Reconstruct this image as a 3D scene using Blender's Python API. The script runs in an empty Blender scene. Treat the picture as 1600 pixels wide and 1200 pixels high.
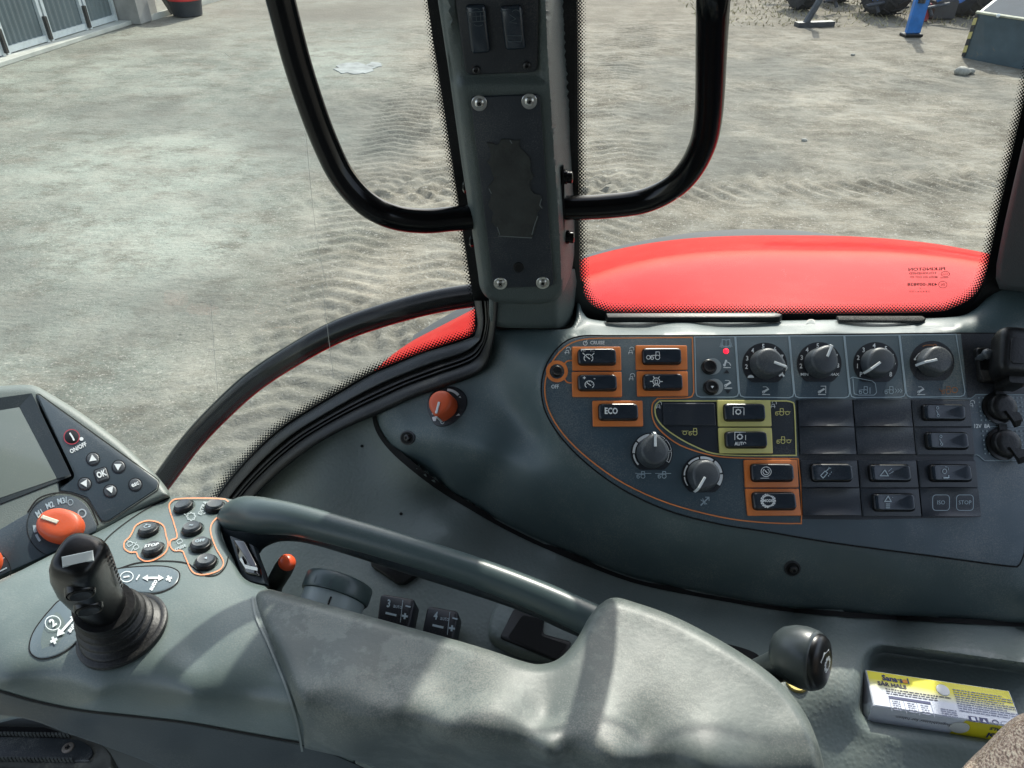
import bpy, bmesh, math, random
import numpy as np
from mathutils import Vector, Matrix, geometry
random.seed(7); rng = np.random.default_rng(7)
R = math.radians
scn = bpy.context.scene
# ------------------------------------------------------------ camera, sky, sun, exposure
EYE = 2.6; PITCH = 35.0
cam_d = bpy.data.cameras.new('camera'); cam = bpy.data.objects.new('camera', cam_d)
scn.collection.objects.link(cam); scn.camera = cam
cam.location = (0, 0, EYE); cam.rotation_euler = (R(90-PITCH), 0, 0)
cam_d.sensor_width = 36; cam_d.lens = 27; cam_d.clip_start = .01; cam_d.clip_end = 900
SUN_EL, SUN_AZ = 42.0, 18.0            # azimuth from +Y towards +X
w = bpy.data.worlds.new('World'); scn.world = w; w.use_nodes = True
nt = w.node_tree; bg = nt.nodes['Background']
sky = nt.nodes.new('ShaderNodeTexSky'); sky.sky_type = 'NISHITA'; sky.sun_disc = False
sky.sun_elevation = R(SUN_EL); sky.sun_rotation = R(SUN_AZ); sky.air_density = 1.2; sky.dust_density = 2.0
hs = nt.nodes.new('ShaderNodeHueSaturation'); hs.inputs['Saturation'].default_value = .62; nt.links.new(sky.outputs[0], hs.inputs['Color']); nt.links.new(hs.outputs[0], bg.inputs[0]); bg.inputs[1].default_value = .15
sl = bpy.data.lights.new('sun', 'SUN'); sl.energy = 2.15; sl.angle = R(.6); sl.color = (1, .95, .86)
so = bpy.data.objects.new('sun', sl); scn.collection.objects.link(so)
sd = Vector((math.sin(R(SUN_AZ))*math.cos(R(SUN_EL)), math.cos(R(SUN_AZ))*math.cos(R(SUN_EL)), math.sin(R(SUN_EL))))
so.rotation_euler = sd.to_track_quat('Z', 'Y').to_euler(); so.location = (3, 8, 8)
scn.view_settings.view_transform = 'Standard'; scn.view_settings.look = 'None'
scn.view_settings.exposure = 1.35; scn.view_settings.gamma = 1
scn.render.resolution_x = 1024; scn.render.resolution_y = 768
scn.cycles.max_bounces = 7; scn.cycles.transparent_max_bounces = 12

# ------------------------------------------------------------ geometry helpers
CP, SP = math.cos(R(PITCH)), math.sin(R(PITCH))
RGT = Vector((1, 0, 0)); UPV = Vector((0, SP, CP)); FWD = Vector((0, CP, -SP)); CAM = Vector((0, 0, EYE))
def W(u, v, d):
    return CAM + FWD*d + RGT*((u-800)/1200*d) + UPV*((600-v)/1200*d)
class Surf:
    """a surface of the place, given by how far it lies along each line of sight"""
    def __init__(s, f): s.f = f
    def d(s, u, v): return float(s.f(np.array([u], float), np.array([v], float))[0])
    def N(s, u, v):
        a = W(u+1.5, v, s.d(u+1.5, v))-W(u-1.5, v, s.d(u-1.5, v)); b = W(u, v-1.5, s.d(u, v-1.5))-W(u, v+1.5, s.d(u, v+1.5))
        n = a.cross(b); n.normalize()
        return n
    def P(s, u, v, h=0.0):
        p = W(u, v, s.d(u, v))
        return p+s.N(u, v)*h if h else p
    def frame(s, u, v, rot=0):
        n = s.N(u, v); ex = (W(u+3, v, s.d(u+3, v))-W(u-3, v, s.d(u-3, v))).normalized(); ex = (ex-n*ex.dot(n)).normalized()
        ey = n.cross(ex); c, q = math.cos(R(rot)), math.sin(R(rot))
        return s.P(u, v), ex*c+ey*q, ey*c-ex*q, n
def plane3(a, b, c):
    A, B, C_ = W(*a), W(*b), W(*c); n = (B-A).cross(C_-A).normalized(); k = n.dot(A-CAM)
    nf, nr, nu = n.dot(FWD), n.dot(RGT), n.dot(UPV)
    return Surf(lambda u, v: k/(nf+nr*(u-800)/1200+nu*(600-v)/1200))
def yplane(Y): return Surf(lambda u, v: Y/(CP-SP*(v-600)/1200)+0*u)
def zplane(h): return Surf(lambda u, v: h/(SP+CP*(v-600)/1200)+0*u)
def tps(samples):
    P = np.array([(a, b) for a, b, c in samples], float)/500; z = np.array([1/c for a, b, c in samples]); n = len(P)
    def U(r2): return np.where(r2 > 1e-12, r2*np.log(r2+1e-12), 0)
    r2 = ((P[:, None]-P[None])**2).sum(2); A = np.zeros((n+3, n+3)); A[:n, :n] = U(r2)+np.eye(n)*1e-4
    A[:n, n] = 1; A[:n, n+1:] = P; A[n, :n] = 1; A[n+1:, :n] = P.T
    co = np.linalg.solve(A, np.concatenate([z, [0, 0, 0]]))
    def f(u, v):
        Q = np.stack([u, v], 1)/500; r = ((Q[:, None]-P[None])**2).sum(2)
        return 1/(U(r)@co[:n]+co[n]+Q@co[n+1:])
    return Surf(f)
def fy(u, v, Y): return (u, v, Y/(CP-SP*(v-600)/1200))
def fz(u, v, h): return (u, v, h/(SP+CP*(v-600)/1200))
def spline(pts, n=8, closed=False):
    """Catmull-Rom through points; a point given as (u, v, 'c') is a sharp corner"""
    P = [tuple(p[:2]) for p in pts]; K = [len(p) > 2 and p[2] == 'c' for p in pts]; L = len(P); out = []
    for i in range(L if closed else L-1):
        p1, p2 = np.array(P[i]), np.array(P[(i+1) % L])
        p0 = np.array(P[(i-1) % L]) if (closed or i > 0) and not K[i] else p1-(p2-p1)
        p3 = np.array(P[(i+2) % L]) if (closed or i < L-2) and not K[(i+1) % L] else p2+(p2-p1)
        for k in range(n):
            t = k/n
            out.append(tuple(.5*(2*p1+(p2-p0)*t+(2*p0-5*p1+4*p2-p3)*t*t+(3*p1-p0-3*p2+p3)*t**3)))
    if not closed: out.append(P[-1])
    return out
def resample(pts, step, closed=True):
    P = np.array(list(pts)+([pts[0]] if closed else []), float); s = np.concatenate([[0], np.cumsum(np.hypot(*np.diff(P, axis=0).T))])
    n = max(3, int(round(s[-1]/step))); t = np.linspace(0, s[-1], n+1)
    q = np.stack([np.interp(t, s, P[:, 0]), np.interp(t, s, P[:, 1])], 1)
    return q[:-1] if closed else q
def dense(poly, step):
    """keeps corners, adds points on long edges"""
    out = []
    for i in range(len(poly)):
        a, b = np.array(poly[i], float), np.array(poly[(i+1) % len(poly)], float); L = np.hypot(*(b-a)); k = max(1, int(math.ceil(L/step)))
        if L < 1e-6: continue
        for j in range(k): out.append(tuple(a+(b-a)*j/k))
    return np.array(out)
def inside(P, poly):
    x, y = P[:, 0], P[:, 1]; r = np.zeros(len(P), bool); n = len(poly)
    for i in range(n):
        x1, y1 = poly[i]; x2, y2 = poly[(i+1) % n]
        c = ((y1 > y) != (y2 > y)); xi = (x2-x1)*(y-y1)/((y2-y1) if y2 != y1 else 1e-9)+x1
        r ^= c & (x < xi)
    return r
def edist(P, poly):
    A = np.array(poly, float); B = np.roll(A, -1, 0); D = B-A; L = (D**2).sum(1)+1e-12; out = np.full(len(P), 1e9)
    for k in range(0, len(P), 4000):
        q = P[k:k+4000, None]-A[None]; t = np.clip((q*D).sum(2)/L, 0, 1); e = q-t[..., None]*D
        out[k:k+4000] = np.sqrt((e**2).sum(2)).min(1)
    return out
def area(poly): return .5*sum(poly[i][0]*poly[(i+1) % len(poly)][1]-poly[(i+1) % len(poly)][0]*poly[i][1] for i in range(len(poly)))
def inset(poly, r):
    P = np.array(poly, float); s = 1 if area(P) > 0 else -1; n = len(P); out = []
    for i in range(n):
        a = P[i]-P[i-1]; b = P[(i+1) % n]-P[i]; a = a/(np.hypot(*a)+1e-9); b = b/(np.hypot(*b)+1e-9)
        na, nb = np.array([-a[1], a[0]])*s, np.array([-b[1], b[0]])*s; m = na+nb; m = m/max((m*m).sum()/2, .35)
        out.append(tuple(P[i]+m*r))
    return out
def rrect(cx, cy, w_, h_, r, rot=0, n=4):
    out = []; c, s = math.cos(R(-rot)), math.sin(R(-rot))
    for sx, sy, a0 in ((1, 1, 0), (-1, 1, 90), (-1, -1, 180), (1, -1, 270)):
        for k in range(n+1):
            a = R(a0+90*k/n); x = sx*(w_/2-r)+r*math.cos(a); y = sy*(h_/2-r)+r*math.sin(a); out.append((cx+x*c-y*s, cy+x*s+y*c))
    return out
def circ(cx, cy, rx, ry=None, n=32, rot=0, a0=0, a1=360):
    ry = rx if ry is None else ry; full = a1-a0 >= 360; c, s = math.cos(R(-rot)), math.sin(R(-rot)); out = []
    for k in range(n if full else n+1):
        a = R(a0+(a1-a0)*k/n); x, y = rx*math.cos(a), -ry*math.sin(a); out.append((cx+x*c-y*s, cy+x*s+y*c))
    return out
def quad_rr(q, r=.12, n=3):
    """rounded quad from four picture corners (tl, tr, br, bl)"""
    out = []; L = len(q)
    for i in range(L):
        p, a, b = np.array(q[i], float), np.array(q[i-1], float), np.array(q[(i+1) % L], float)
        m = min(np.hypot(*(a-p)), np.hypot(*(b-p)))*r if r < 1 else r
        A = p+(a-p)/np.hypot(*(a-p))*m; B = p+(b-p)/np.hypot(*(b-p))*m
        for k in range(n+1):
            t = k/n; out.append(tuple((1-t)**2*A+2*t*(1-t)*p+t*t*B))
    return out

class MB:
    def __init__(s): s.v = []; s.f = []; s.uv = None
    def add(s, vs, fs):
        o = len(s.v); s.v += [tuple(p) for p in vs]; s.f += [tuple(o+i for i in f) for f in fs]; return s
    def rings(s, rs, cap0=True, cap1=True, closed=True):
        n = len(rs[0]); vs = [p for r in rs for p in r]; fs = []
        for i in range(len(rs)-1):
            for j in range(n if closed else n-1):
                k = (j+1) % n; fs.append((i*n+j, i*n+k, (i+1)*n+k, (i+1)*n+j))
        if cap0: fs.append(tuple(range(n))[::-1])
        if cap1: fs.append(tuple(range((len(rs)-1)*n, len(rs)*n)))
        return s.add(vs, fs)
    def prism(s, S, out, h0, h1, bev=0, bh=None):
        bh = bev*.0004 if bh is None else bh
        rs = [[S.P(u, v, h0) for u, v in out]]
        if bev:
            rs.append([S.P(u, v, h1-bh) for u, v in out]); rs.append([S.P(u, v, h1-bh*.3) for u, v in inset(out, bev*.35)]); rs.append([S.P(u, v, h1) for u, v in inset(out, bev)])
        else: rs.append([S.P(u, v, h1) for u, v in out])
        return s.rings(rs, False, True)
    def ribbon(s, S, pts, wd, h=.0006, closed=False):
        P = np.array(pts, float); n = len(P); L, Q = [], []
        for i in range(n):
            a = P[i]-P[i-1] if (i or closed) else P[1]-P[0]; b = P[(i+1) % n]-P[i] if (i < n-1 or closed) else P[i]-P[i-1]
            a = a/(np.hypot(*a)+1e-9); b = b/(np.hypot(*b)+1e-9); m = np.array([-a[1]-b[1], a[0]+b[0]]); m = m/max(np.hypot(*m)**2/2, .5)
            L.append(S.P(*(P[i]+m*wd/2), h)); Q.append(S.P(*(P[i]-m*wd/2), h))
        m = n if closed else n-1
        return s.add(L+Q, [(i, (i+1) % n, n+(i+1) % n, n+i) for i in range(m)])
    def poly(s, S, out, h=.0006): return s.add([S.P(u, v, h) for u, v in out], [tuple(range(len(out)))])
    def tube(s, path, rad, seg=16, cap=True, flat=None):
        P = [Vector(p) for p in path]; n = len(P); rs = []; prev = None
        for i in range(n):
            t = (P[min(i+1, n-1)]-P[max(i-1, 0)]).normalized()
            if prev is None:
                prev = t.orthogonal().normalized() if flat is None else (flat-t*flat.dot(t)).normalized()
            else: prev = (prev-t*prev.dot(t)).normalized()
            b = t.cross(prev); r = rad(i/(n-1)) if callable(rad) else rad; ra, rb = r if isinstance(r, tuple) else (r, r)
            rs.append([P[i]+prev*(ra*math.cos(2*math.pi*k/seg))+b*(rb*math.sin(2*math.pi*k/seg)) for k in range(seg)])
        return s.rings(rs, cap, cap)
    def lathe(s, fr, prof, seg=32, shape=None, cap0=False, cap1=True):
        o, ex, ey, n = fr; rs = []
        for r, h in prof:
            rs.append([o+n*h+(ex*math.cos(a)+ey*math.sin(a))*(r*(shape(a, h) if shape else 1)) for a in [2*math.pi*k/seg for k in range(seg)]])
        return s.rings(rs, cap0, cap1)
    def box(s, o, ex, ey, ez, a, b, c, bev=0):
        """box from corner o spanning a,b,c along the axes, with a small chamfer"""
        cx = o+ex*a/2+ey*b/2
        def ring(i, z): return [cx+ex*(x*(a/2-i))+ey*(y*(b/2-i))+ez*z for x, y in ((-1, -1), (1, -1), (1, 1), (-1, 1))]
        return s.rings([ring(bev, 0), ring(0, bev), ring(0, c-bev), ring(bev, c)] if bev else [ring(0, 0), ring(0, c)])
    def text(s, S, u, v, txt, size, rot=0, xs=1.0, h=.0007, mirror=False, bold=0):
        cd = bpy.data.curves.new('t', 'FONT'); cd.body = txt; cd.align_x = 'CENTER'; cd.align_y = 'CENTER'; cd.resolution_u = 2; cd.offset = bold; cd.size = 1
        ob = bpy.data.objects.new('t', cd); me = bpy.data.meshes.new_from_object(ob)
        c, q = math.cos(R(-rot)), math.sin(R(-rot)); k = size/.72; vs = []
        for p in me.vertices:
            x = p.co.x*k*xs*(-1 if mirror else 1); y = -p.co.y*k; vs.append(S.P(u+x*c-y*q, v+x*q+y*c, h))
        s.add(vs, [tuple(f.vertices) for f in me.polygons])
        bpy.data.objects.remove(ob); bpy.data.curves.remove(cd); bpy.data.meshes.remove(me)
        return s
    def build(s, name, mat, parent=None, base=None, smooth=35, uv=None):
        return mkobj(name, s.v, s.f, mat, parent, base, smooth, uv)

BASE = {}
def root_of(o):
    while o.parent: o = o.parent
    return o
def mkobj(name, vs, fs, mat, parent=None, base=None, smooth=35, uv=None, recalc=True):
    b = Vector(BASE[root_of(parent).name]) if parent else Vector(base if base is not None else (0, 0, 0))
    me = bpy.data.meshes.new(name); me.from_pydata([tuple(Vector(p)-b) for p in vs], [], fs)
    if uv is not None:
        l = me.uv_layers.new(name='UVMap'); l.data.foreach_set('uv', [c for i in (lp.vertex_index for lp in me.loops) for c in uv[i]])
    if recalc:
        bm = bmesh.new(); bm.from_mesh(me); bmesh.ops.recalc_face_normals(bm, faces=bm.faces); bm.to_mesh(me); bm.free()
    me.polygons.foreach_set('use_smooth', [True]*len(me.polygons)); me.set_sharp_from_angle(angle=R(smooth))
    me.materials.append(mat); me.update()
    o = bpy.data.objects.new(name, me); scn.collection.objects.link(o)
    if parent: o.parent = parent
    else: o.location = b; BASE[o.name] = tuple(b)
    return o
def tag(o, label=None, cat=None, group=None, kind=None):
    for k, x in (('label', label), ('category', cat), ('group', group), ('kind', kind)):
        if x: o[k] = x
    return o
def thing(name, loc, label, cat, group=None):
    o = bpy.data.objects.new(name, None); scn.collection.objects.link(o); o.location = loc; BASE[o.name] = tuple(loc); o.empty_display_size = .05
    return tag(o, label, cat, group)

def sheet(name, out, S, mat, parent=None, base=None, rnd=14, drop=.006, thick=.012, step=9, smooth=50, extra=None, back=True):
    """moulded shell: outline, surface, rounded rim, a wall going back"""
    out = dense(out, step); per = [out]; lens = []
    pts = [tuple(p) for p in out]; nb = len(pts)
    cand = []
    for k in (.06, .16, .32, .52, .76, 1.0):
        if rnd <= 0: break
        q = np.array(inset(out, rnd*k)); m = inside(q, out); q = q[m]; dd = edist(q, out) if len(q) else []
        q = q[np.array(dd) > rnd*k*.93] if len(q) else q
        cand.append(q)
    x0, y0 = out.min(0); x1, y1 = out.max(0)
    gx, gy = np.meshgrid(np.arange(x0, x1, step), np.arange(y0, y1, step)); gy = gy+.001; gx = gx+(np.arange(gx.shape[0]) % 2)[:, None]*step*.5
    g = np.stack([gx.ravel(), gy.ravel()], 1); g = g[inside(g, out)]; g = g[edist(g, out) > max(rnd*1.0, 0)+step*.45]
    cand.append(g)
    if extra is not None:
        e = np.array(extra, float); e = e[inside(e, out)]; cand.append(e[edist(e, out) > rnd+1])
    allp = np.concatenate([out]+[c for c in cand if len(c)])
    r = geometry.delaunay_2d_cdt([Vector(p) for p in allp], [], [list(range(nb))], 1, 1e-4)
    V = np.array([tuple(p) for p in r[0]]); F = [tuple(f) for f in r[2]]
    dist = edist(V, out); d = S.f(V[:, 0], V[:, 1])
    if rnd > 0:
        x = np.clip(dist/rnd, 0, 1); d = d+drop*(1-np.sqrt(np.clip(1-(1-x)**2, 0, 1)))
    xs = (V[:, 0]-800)/1200; ys = (600-V[:, 1])/1200
    P3 = np.stack([d*xs, d*CP+d*ys*SP, EYE-d*SP+d*ys*CP], 1)
    vs = [tuple(p) for p in P3]; n0 = len(vs)
    # rim wall
    from collections import Counter
    ec = Counter()
    for f in F:
        for i in range(len(f)):
            a, b = f[i], f[(i+1) % len(f)]; ec[(min(a, b), max(a, b))] += 1
    be = [e for e, c in ec.items() if c == 1]; idx = {}
    for e in be:
        for i in e:
            if i not in idx:
                ray = np.array([xs[i], CP+ys[i]*SP, -SP+ys[i]*CP]); idx[i] = len(vs); vs.append(tuple(P3[i]+ray*thick))
    F += [(a, b, idx[b], idx[a]) for a, b in be]
    return mkobj(name, vs, F, mat, parent, base, smooth)

# ------------------------------------------------------------ materials
def mat(name, col, rough=.5, var=0, vscale=8, bump=0, bscale=400, metal=0, spec=.5, coat=0, emit=None, wear=None, rvar=0, detail=4, dust=0):
    m = bpy.data.materials.new(name); m.use_nodes = True; nt = m.node_tree; b = nt.nodes['Principled BSDF']
    b.inputs['Base Color'].default_value = (*col, 1); b.inputs['Roughness'].default_value = rough; b.inputs['Metallic'].default_value = metal
    b.inputs['Specular IOR Level'].default_value = spec
    if coat: b.inputs['Coat Weight'].default_value = coat; b.inputs['Coat Roughness'].default_value = .05
    tc = nt.nodes.new('ShaderNodeTexCoord')
    def noise(sc, det=detail, ro=.55):
        n = nt.nodes.new('ShaderNodeTexNoise'); n.inputs['Scale'].default_value = sc; n.inputs['Detail'].default_value = det; n.inputs['Roughness'].default_value = ro
        nt.links.new(tc.outputs['Object'], n.inputs['Vector']); return n
    cur = None
    if var or rvar:
        n = noise(vscale); r = nt.nodes.new('ShaderNodeMapRange'); r.inputs[1].default_value = .3; r.inputs[2].default_value = .7; r.inputs[3].default_value = 1-var; r.inputs[4].default_value = 1+var
        nt.links.new(n.outputs[0], r.inputs[0]); h = nt.nodes.new('ShaderNodeMix'); h.data_type = 'RGBA'; h.blend_type = 'MULTIPLY'; h.inputs[0].default_value = 1
        h.inputs[6].default_value = (*col, 1); nt.links.new(r.outputs[0], h.inputs[7]); cur = h.outputs[2]
        if rvar:
            r2 = nt.nodes.new('ShaderNodeMapRange'); r2.inputs[1].default_value = .3; r2.inputs[2].default_value = .7; r2.inputs[3].default_value = rough-rvar; r2.inputs[4].default_value = rough+rvar
            n2 = noise(vscale*2.7); nt.links.new(n2.outputs[0], r2.inputs[0]); nt.links.new(r2.outputs[0], b.inputs['Roughness'])
    if wear:                      # (colour, scale, threshold, softness)
        wc, ws, wt, sf = wear; n = noise(ws, 8, .7); r = nt.nodes.new('ShaderNodeMapRange'); r.inputs[1].default_value = wt; r.inputs[2].default_value = wt+sf
        nt.links.new(n.outputs[0], r.inputs[0]); h = nt.nodes.new('ShaderNodeMix'); h.data_type = 'RGBA'; nt.links.new(r.outputs[0], h.inputs[0])
        if cur: nt.links.new(cur, h.inputs[6])
        else: h.inputs[6].default_value = (*col, 1)
        h.inputs[7].default_value = (*wc, 1); cur = h.outputs[2]
    if dust:                      # fine pale specks lying on the surface
        n = noise(900, 2, .6); n3 = noise(14, 4, .6); mu = nt.nodes.new('ShaderNodeMath'); mu.operation = 'MULTIPLY'
        nt.links.new(n.outputs[0], mu.inputs[0]); nt.links.new(n3.outputs[0], mu.inputs[1])
        r = nt.nodes.new('ShaderNodeMapRange'); r.inputs[1].default_value = .26; r.inputs[2].default_value = .42; r.inputs[3].default_value = 0; r.inputs[4].default_value = dust
        nt.links.new(mu.outputs[0], r.inputs[0]); h = nt.nodes.new('ShaderNodeMix'); h.data_type = 'RGBA'; nt.links.new(r.outputs[0], h.inputs[0])
        if cur: nt.links.new(cur, h.inputs[6])
        else: h.inputs[6].default_value = (*col, 1)
        h.inputs[7].default_value = (.32, .31, .27, 1); cur = h.outputs[2]
    if cur: nt.links.new(cur, b.inputs['Base Color'])
    if bump:
        n = noise(bscale, 3, .5); bp = nt.nodes.new('ShaderNodeBump'); bp.inputs['Strength'].default_value = bump; bp.inputs['Distance'].default_value = .001
        nt.links.new(n.outputs[0], bp.inputs['Height']); nt.links.new(bp.outputs[0], b.inputs['Normal'])
    if emit: b.inputs['Emission Color'].default_value = (*emit[0], 1); b.inputs['Emission Strength'].default_value = emit[1]
    return m
def leather(name, col, rough=.5, scale=320, strength=.45, var=.12, dust=.25):
    m = mat(name, col, rough, var, 6, rvar=.06, dust=dust); nt = m.node_tree; b = nt.nodes['Principled BSDF']; tc = [n for n in nt.nodes if n.type == 'TEX_COORD'][0]
    v = nt.nodes.new('ShaderNodeTexVoronoi'); v.inputs['Scale'].default_value = scale; v.feature = 'SMOOTH_F1'; nt.links.new(tc.outputs['Object'], v.inputs['Vector'])
    bp = nt.nodes.new('ShaderNodeBump'); bp.inputs['Strength'].default_value = strength; bp.inputs['Distance'].default_value = .0008; bp.invert = True
    nt.links.new(v.outputs['Distance'], bp.inputs['Height']); nt.links.new(bp.outputs[0], b.inputs['Normal'])
    return m
M = {}
M['trim'] = leather('trim_plastic', (.140, .172, .160), .5)
M['fascia'] = mat('fascia_plastic', (.064, .096, .101), .48, .14, 7, .12, 500, rvar=.09, dust=.25)
M['plate'] = mat('plate_film', (.042, .068, .086), .42, .10, 12, .08, 700, rvar=.08, dust=.22)
M['dark'] = mat('dark_plastic', (.011, .014, .019), .42, .15, 20, .1, 700, dust=.10)
M['module'] = mat('module_plastic', (.014, .020, .028), .40, .12, 14, .1, 900, dust=.12)
M['rocker'] = mat('rocker_plastic', (.018, .026, .036), .24, .1, 30, dust=.05)
M['black'] = mat('black_gloss', (.004, .0045, .005), .32)
M['rubber'] = mat('black_rubber', (.006, .0065, .007), .42, .2, 30, .2, 500, dust=.06, spec=.35)
M['blackmetal'] = mat('black_paint', (.002, .0024, .003), .17, spec=.28)
M['knob'] = mat('knob_plastic', (.044, .053, .060), .42, .12, 60, .2, 1200, dust=.2)
M['orange'] = mat('orange_plastic', (.62, .175, .035), .45, .08, 40, .06, 600, dust=.12)
M['orangeknob'] = mat('orange_knob_plastic', (.56, .082, .022), .45, .1, 50, .06, 600, dust=.10)
M['oline'] = mat('orange_print', (.62, .20, .05), .5)
M['yellow'] = mat('yellow_plastic', (.56, .52, .17), .45, .06, 40, .05, 600, dust=.10)
M['yline'] = mat('yellow_print', (.50, .48, .17), .5)
M['white'] = mat('white_print', (.62, .66, .66), .5)
M['faint'] = mat('faint_print', (.22, .26, .27), .5)
M['fainter'] = mat('faint_grey_print', (.06, .08, .09), .5)
M['line'] = mat('grey_print', (.30, .38, .42), .5)
M['gold'] = mat('dull_orange_print', (.30, .12, .035), .5)
M['armtop'] = mat('armrest_plastic', (.105, .138, .131), .36, .22, 7, .15, 600, rvar=.10, dust=.22, wear=((.125, .160, .150), 9, .55, .12))
M['armdark'] = mat('dark_plastic_and_side_shade', (.022, .032, .036), .45, .12, 6, .1, 500, dust=.12)  # dark plastic parts, and the armrest side with its shade in the colour
M['pad'] = mat('worn_pad_rubber', (.080, .098, .091), .46, .15, 5, .14, 300, rvar=.10, dust=.3, wear=((.112, .133, .122), 34, .50, .06))
M['padsmooth'] = M['pad']
M['rail'] = mat('rail_plastic', (.056, .082, .082), .34, .12, 6, .06, 400, rvar=.05, dust=.08)
M['terminal'] = mat('terminal_plastic', (.115, .140, .128), .45, .08, 8, .3, 800, dust=.2)
M['keypad'] = mat('keypad_film', (.030, .046, .058), .42, .05, 9, .08, 700, dust=.10)
M['screen'] = mat('screen_glass', (.150, .178, .165), .12, .1, 5, dust=.2)
M['pillar'] = mat('pillar_plastic', (.060, .078, .074), .5, .1, 8, .5, 900, dust=.15)
M['chrome'] = mat('bright_screw_metal', (.55, .55, .53), .28, .15, 90, metal=1)
M['darkscrew'] = mat('dark_screw_metal', (.05, .05, .05), .4, metal=.7)
M['glue'] = mat('torn_foam_residue', (.034, .037, .034), .9, .25, 60, .6, 300)
M['red'] = mat('red_paint', (.42, .0012, .0010), .5, .08, 3, .06, 160, coat=.22, spec=.02, dust=.06)
M['led'] = mat('red_lamp', (.8, .01, .02), .3, emit=((1, .01, .03), 1.1))
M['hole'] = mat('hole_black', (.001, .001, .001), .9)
M['bracket'] = mat('bracket_grey_print', (.20, .26, .28), .5)
# ============================================================ OUTSIDE
GZ = zplane(EYE)
def ground_pt(u, v): return GZ.P(u, v)
def vnoise(x, y, s, seed):
    g = np.random.default_rng(seed).random((128, 128)); x = x/s; y = y/s; xi = np.floor(x).astype(int); yi = np.floor(y).astype(int); fx = x-xi; fy = y-yi
    fx = fx*fx*(3-2*fx); fy = fy*fy*(3-2*fy); a = g[xi % 128, yi % 128]; b = g[(xi+1) % 128, yi % 128]; c = g[xi % 128, (yi+1) % 128]; d_ = g[(xi+1) % 128, (yi+1) % 128]
    return (a*(1-fx)+b*fx)*(1-fy)+(c*(1-fx)+d_*fx)*fy-.5
def ground():
    nx, ny = 440, 480; xs = np.linspace(-6.5, 7.5, nx); ys = np.linspace(1.0, 15.5, ny); X, Y = np.meshgrid(xs, ys)
    H = .05*vnoise(X, Y, 1.9, 1)+.022*vnoise(X, Y, .6, 2)+.014*vnoise(X, Y, .22, 3)+.014*vnoise(X, Y, .09, 4)
    left = 1/(1+np.exp((X+1.9+.3*np.sin(Y*.9))*5))                    # the harder packed patch on the left is smoother
    def rut(cx, wd, per, dep, ang=0):
        t = X*math.cos(ang)+Y*math.sin(ang); q = -X*math.sin(ang)+Y*math.cos(ang); c = t-cx(q)
        m = np.clip(1-np.abs(np.abs(c)/wd)**4, 0, 1)*(np.abs(c) < wd)*(.45+1.1*np.clip(vnoise(X, Y, 1.3, 9)+.5, 0, 1))
        return m*(dep*.46*np.tanh(3.0*np.sin(2*np.pi*(q/(per*.72)+np.abs(c)*2.9)+2.2*vnoise(X, Y, .5, 12)))*(.5+1.2*np.clip(vnoise(X, Y, .4, 14)+.5, 0, 1))-dep*.2)
    H2 = rut(lambda q: -1.35+.05*(q-5)+.10*np.sin(q*.5), .42, .21, .022)+rut(lambda q: -.55+.12*np.sin(q*.4+1), .34, .23, .018)+rut(lambda q: -2.9+.1*np.sin(q), .40, .22, .016, R(12))+rut(lambda q: -.2+.1*np.sin(q), .40, .22, .016, R(-9))
    H2 += rut(lambda q: 2.2+.35*np.sin(q*.35), .40, .24, .028, R(74))+rut(lambda q: 4.1+.3*np.sin(q*.5+2), .36, .22, .026, R(82))+rut(lambda q: 6.9+.4*np.sin(q*.3), .42, .26, .026, R(98))+rut(lambda q: 9.6+.4*np.sin(q*.3+1), .42, .26, .012, R(105))
    H = H*(1-.75*left)+H2*(1-.9*left)
    e = np.minimum(np.minimum(X-xs[0], xs[-1]-X), np.minimum(Y-ys[0], ys[-1]-Y)); H = H*np.clip(e/.8, 0, 1)
    H = np.minimum(H, .02)
    vs = [tuple(p) for p in np.stack([X, Y, H], -1).reshape(-1, 3)]; fs = []
    for j in range(ny-1):
        o = j*nx; fs += [(o+i, o+i+1, o+nx+i+1, o+nx+i) for i in range(nx-1)]
    a, b, c, d_ = 0, nx-1, nx*ny-1, nx*(ny-1); o = len(vs); B = 160
    vs += [(-B, -B, 0), (B, -B, 0), (B, B, 0), (-B, B, 0)]
    fs += [(o, o+1, *range(nx-1, -1, -1)), (o+1, o+2, *[nx*j+nx-1 for j in range(ny-1, -1, -1)]), (o+2, o+3, *[nx*(ny-1)+i for i in range(nx)]), (o+3, o, *[nx*j for j in range(ny)])]
    m = bpy.data.materials.new('gravel_yard'); m.use_nodes = True; nt = m.node_tree; b_ = nt.nodes['Principled BSDF']; tc = nt.nodes.new('ShaderNodeTexCoord')
    def N(sc, det=6, ro=.6, scale=(1, 1, 1), rot=0, dist=0):
        mp = nt.nodes.new('ShaderNodeMapping'); mp.inputs['Scale'].default_value = scale; mp.inputs['Rotation'].default_value = (0, 0, R(rot)); nt.links.new(tc.outputs['Object'], mp.inputs[0])
        n = nt.nodes.new('ShaderNodeTexNoise'); n.inputs['Scale'].default_value = sc; n.inputs['Detail'].default_value = det; n.inputs['Roughness'].default_value = ro; n.inputs['Distortion'].default_value = dist
        nt.links.new(mp.outputs[0], n.inputs['Vector']); return n.outputs[0]
    def mix(f, a, b, mode='MIX'):
        h = nt.nodes.new('ShaderNodeMix'); h.data_type = 'RGBA'; h.blend_type = mode
        for k, x in ((0, f), (6, a), (7, b)):
            if hasattr(x, 'links'): nt.links.new(x, h.inputs[k])
            else: h.inputs[k].default_value = x if k == 0 else (*x, 1)
        return h.outputs[2]
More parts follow.
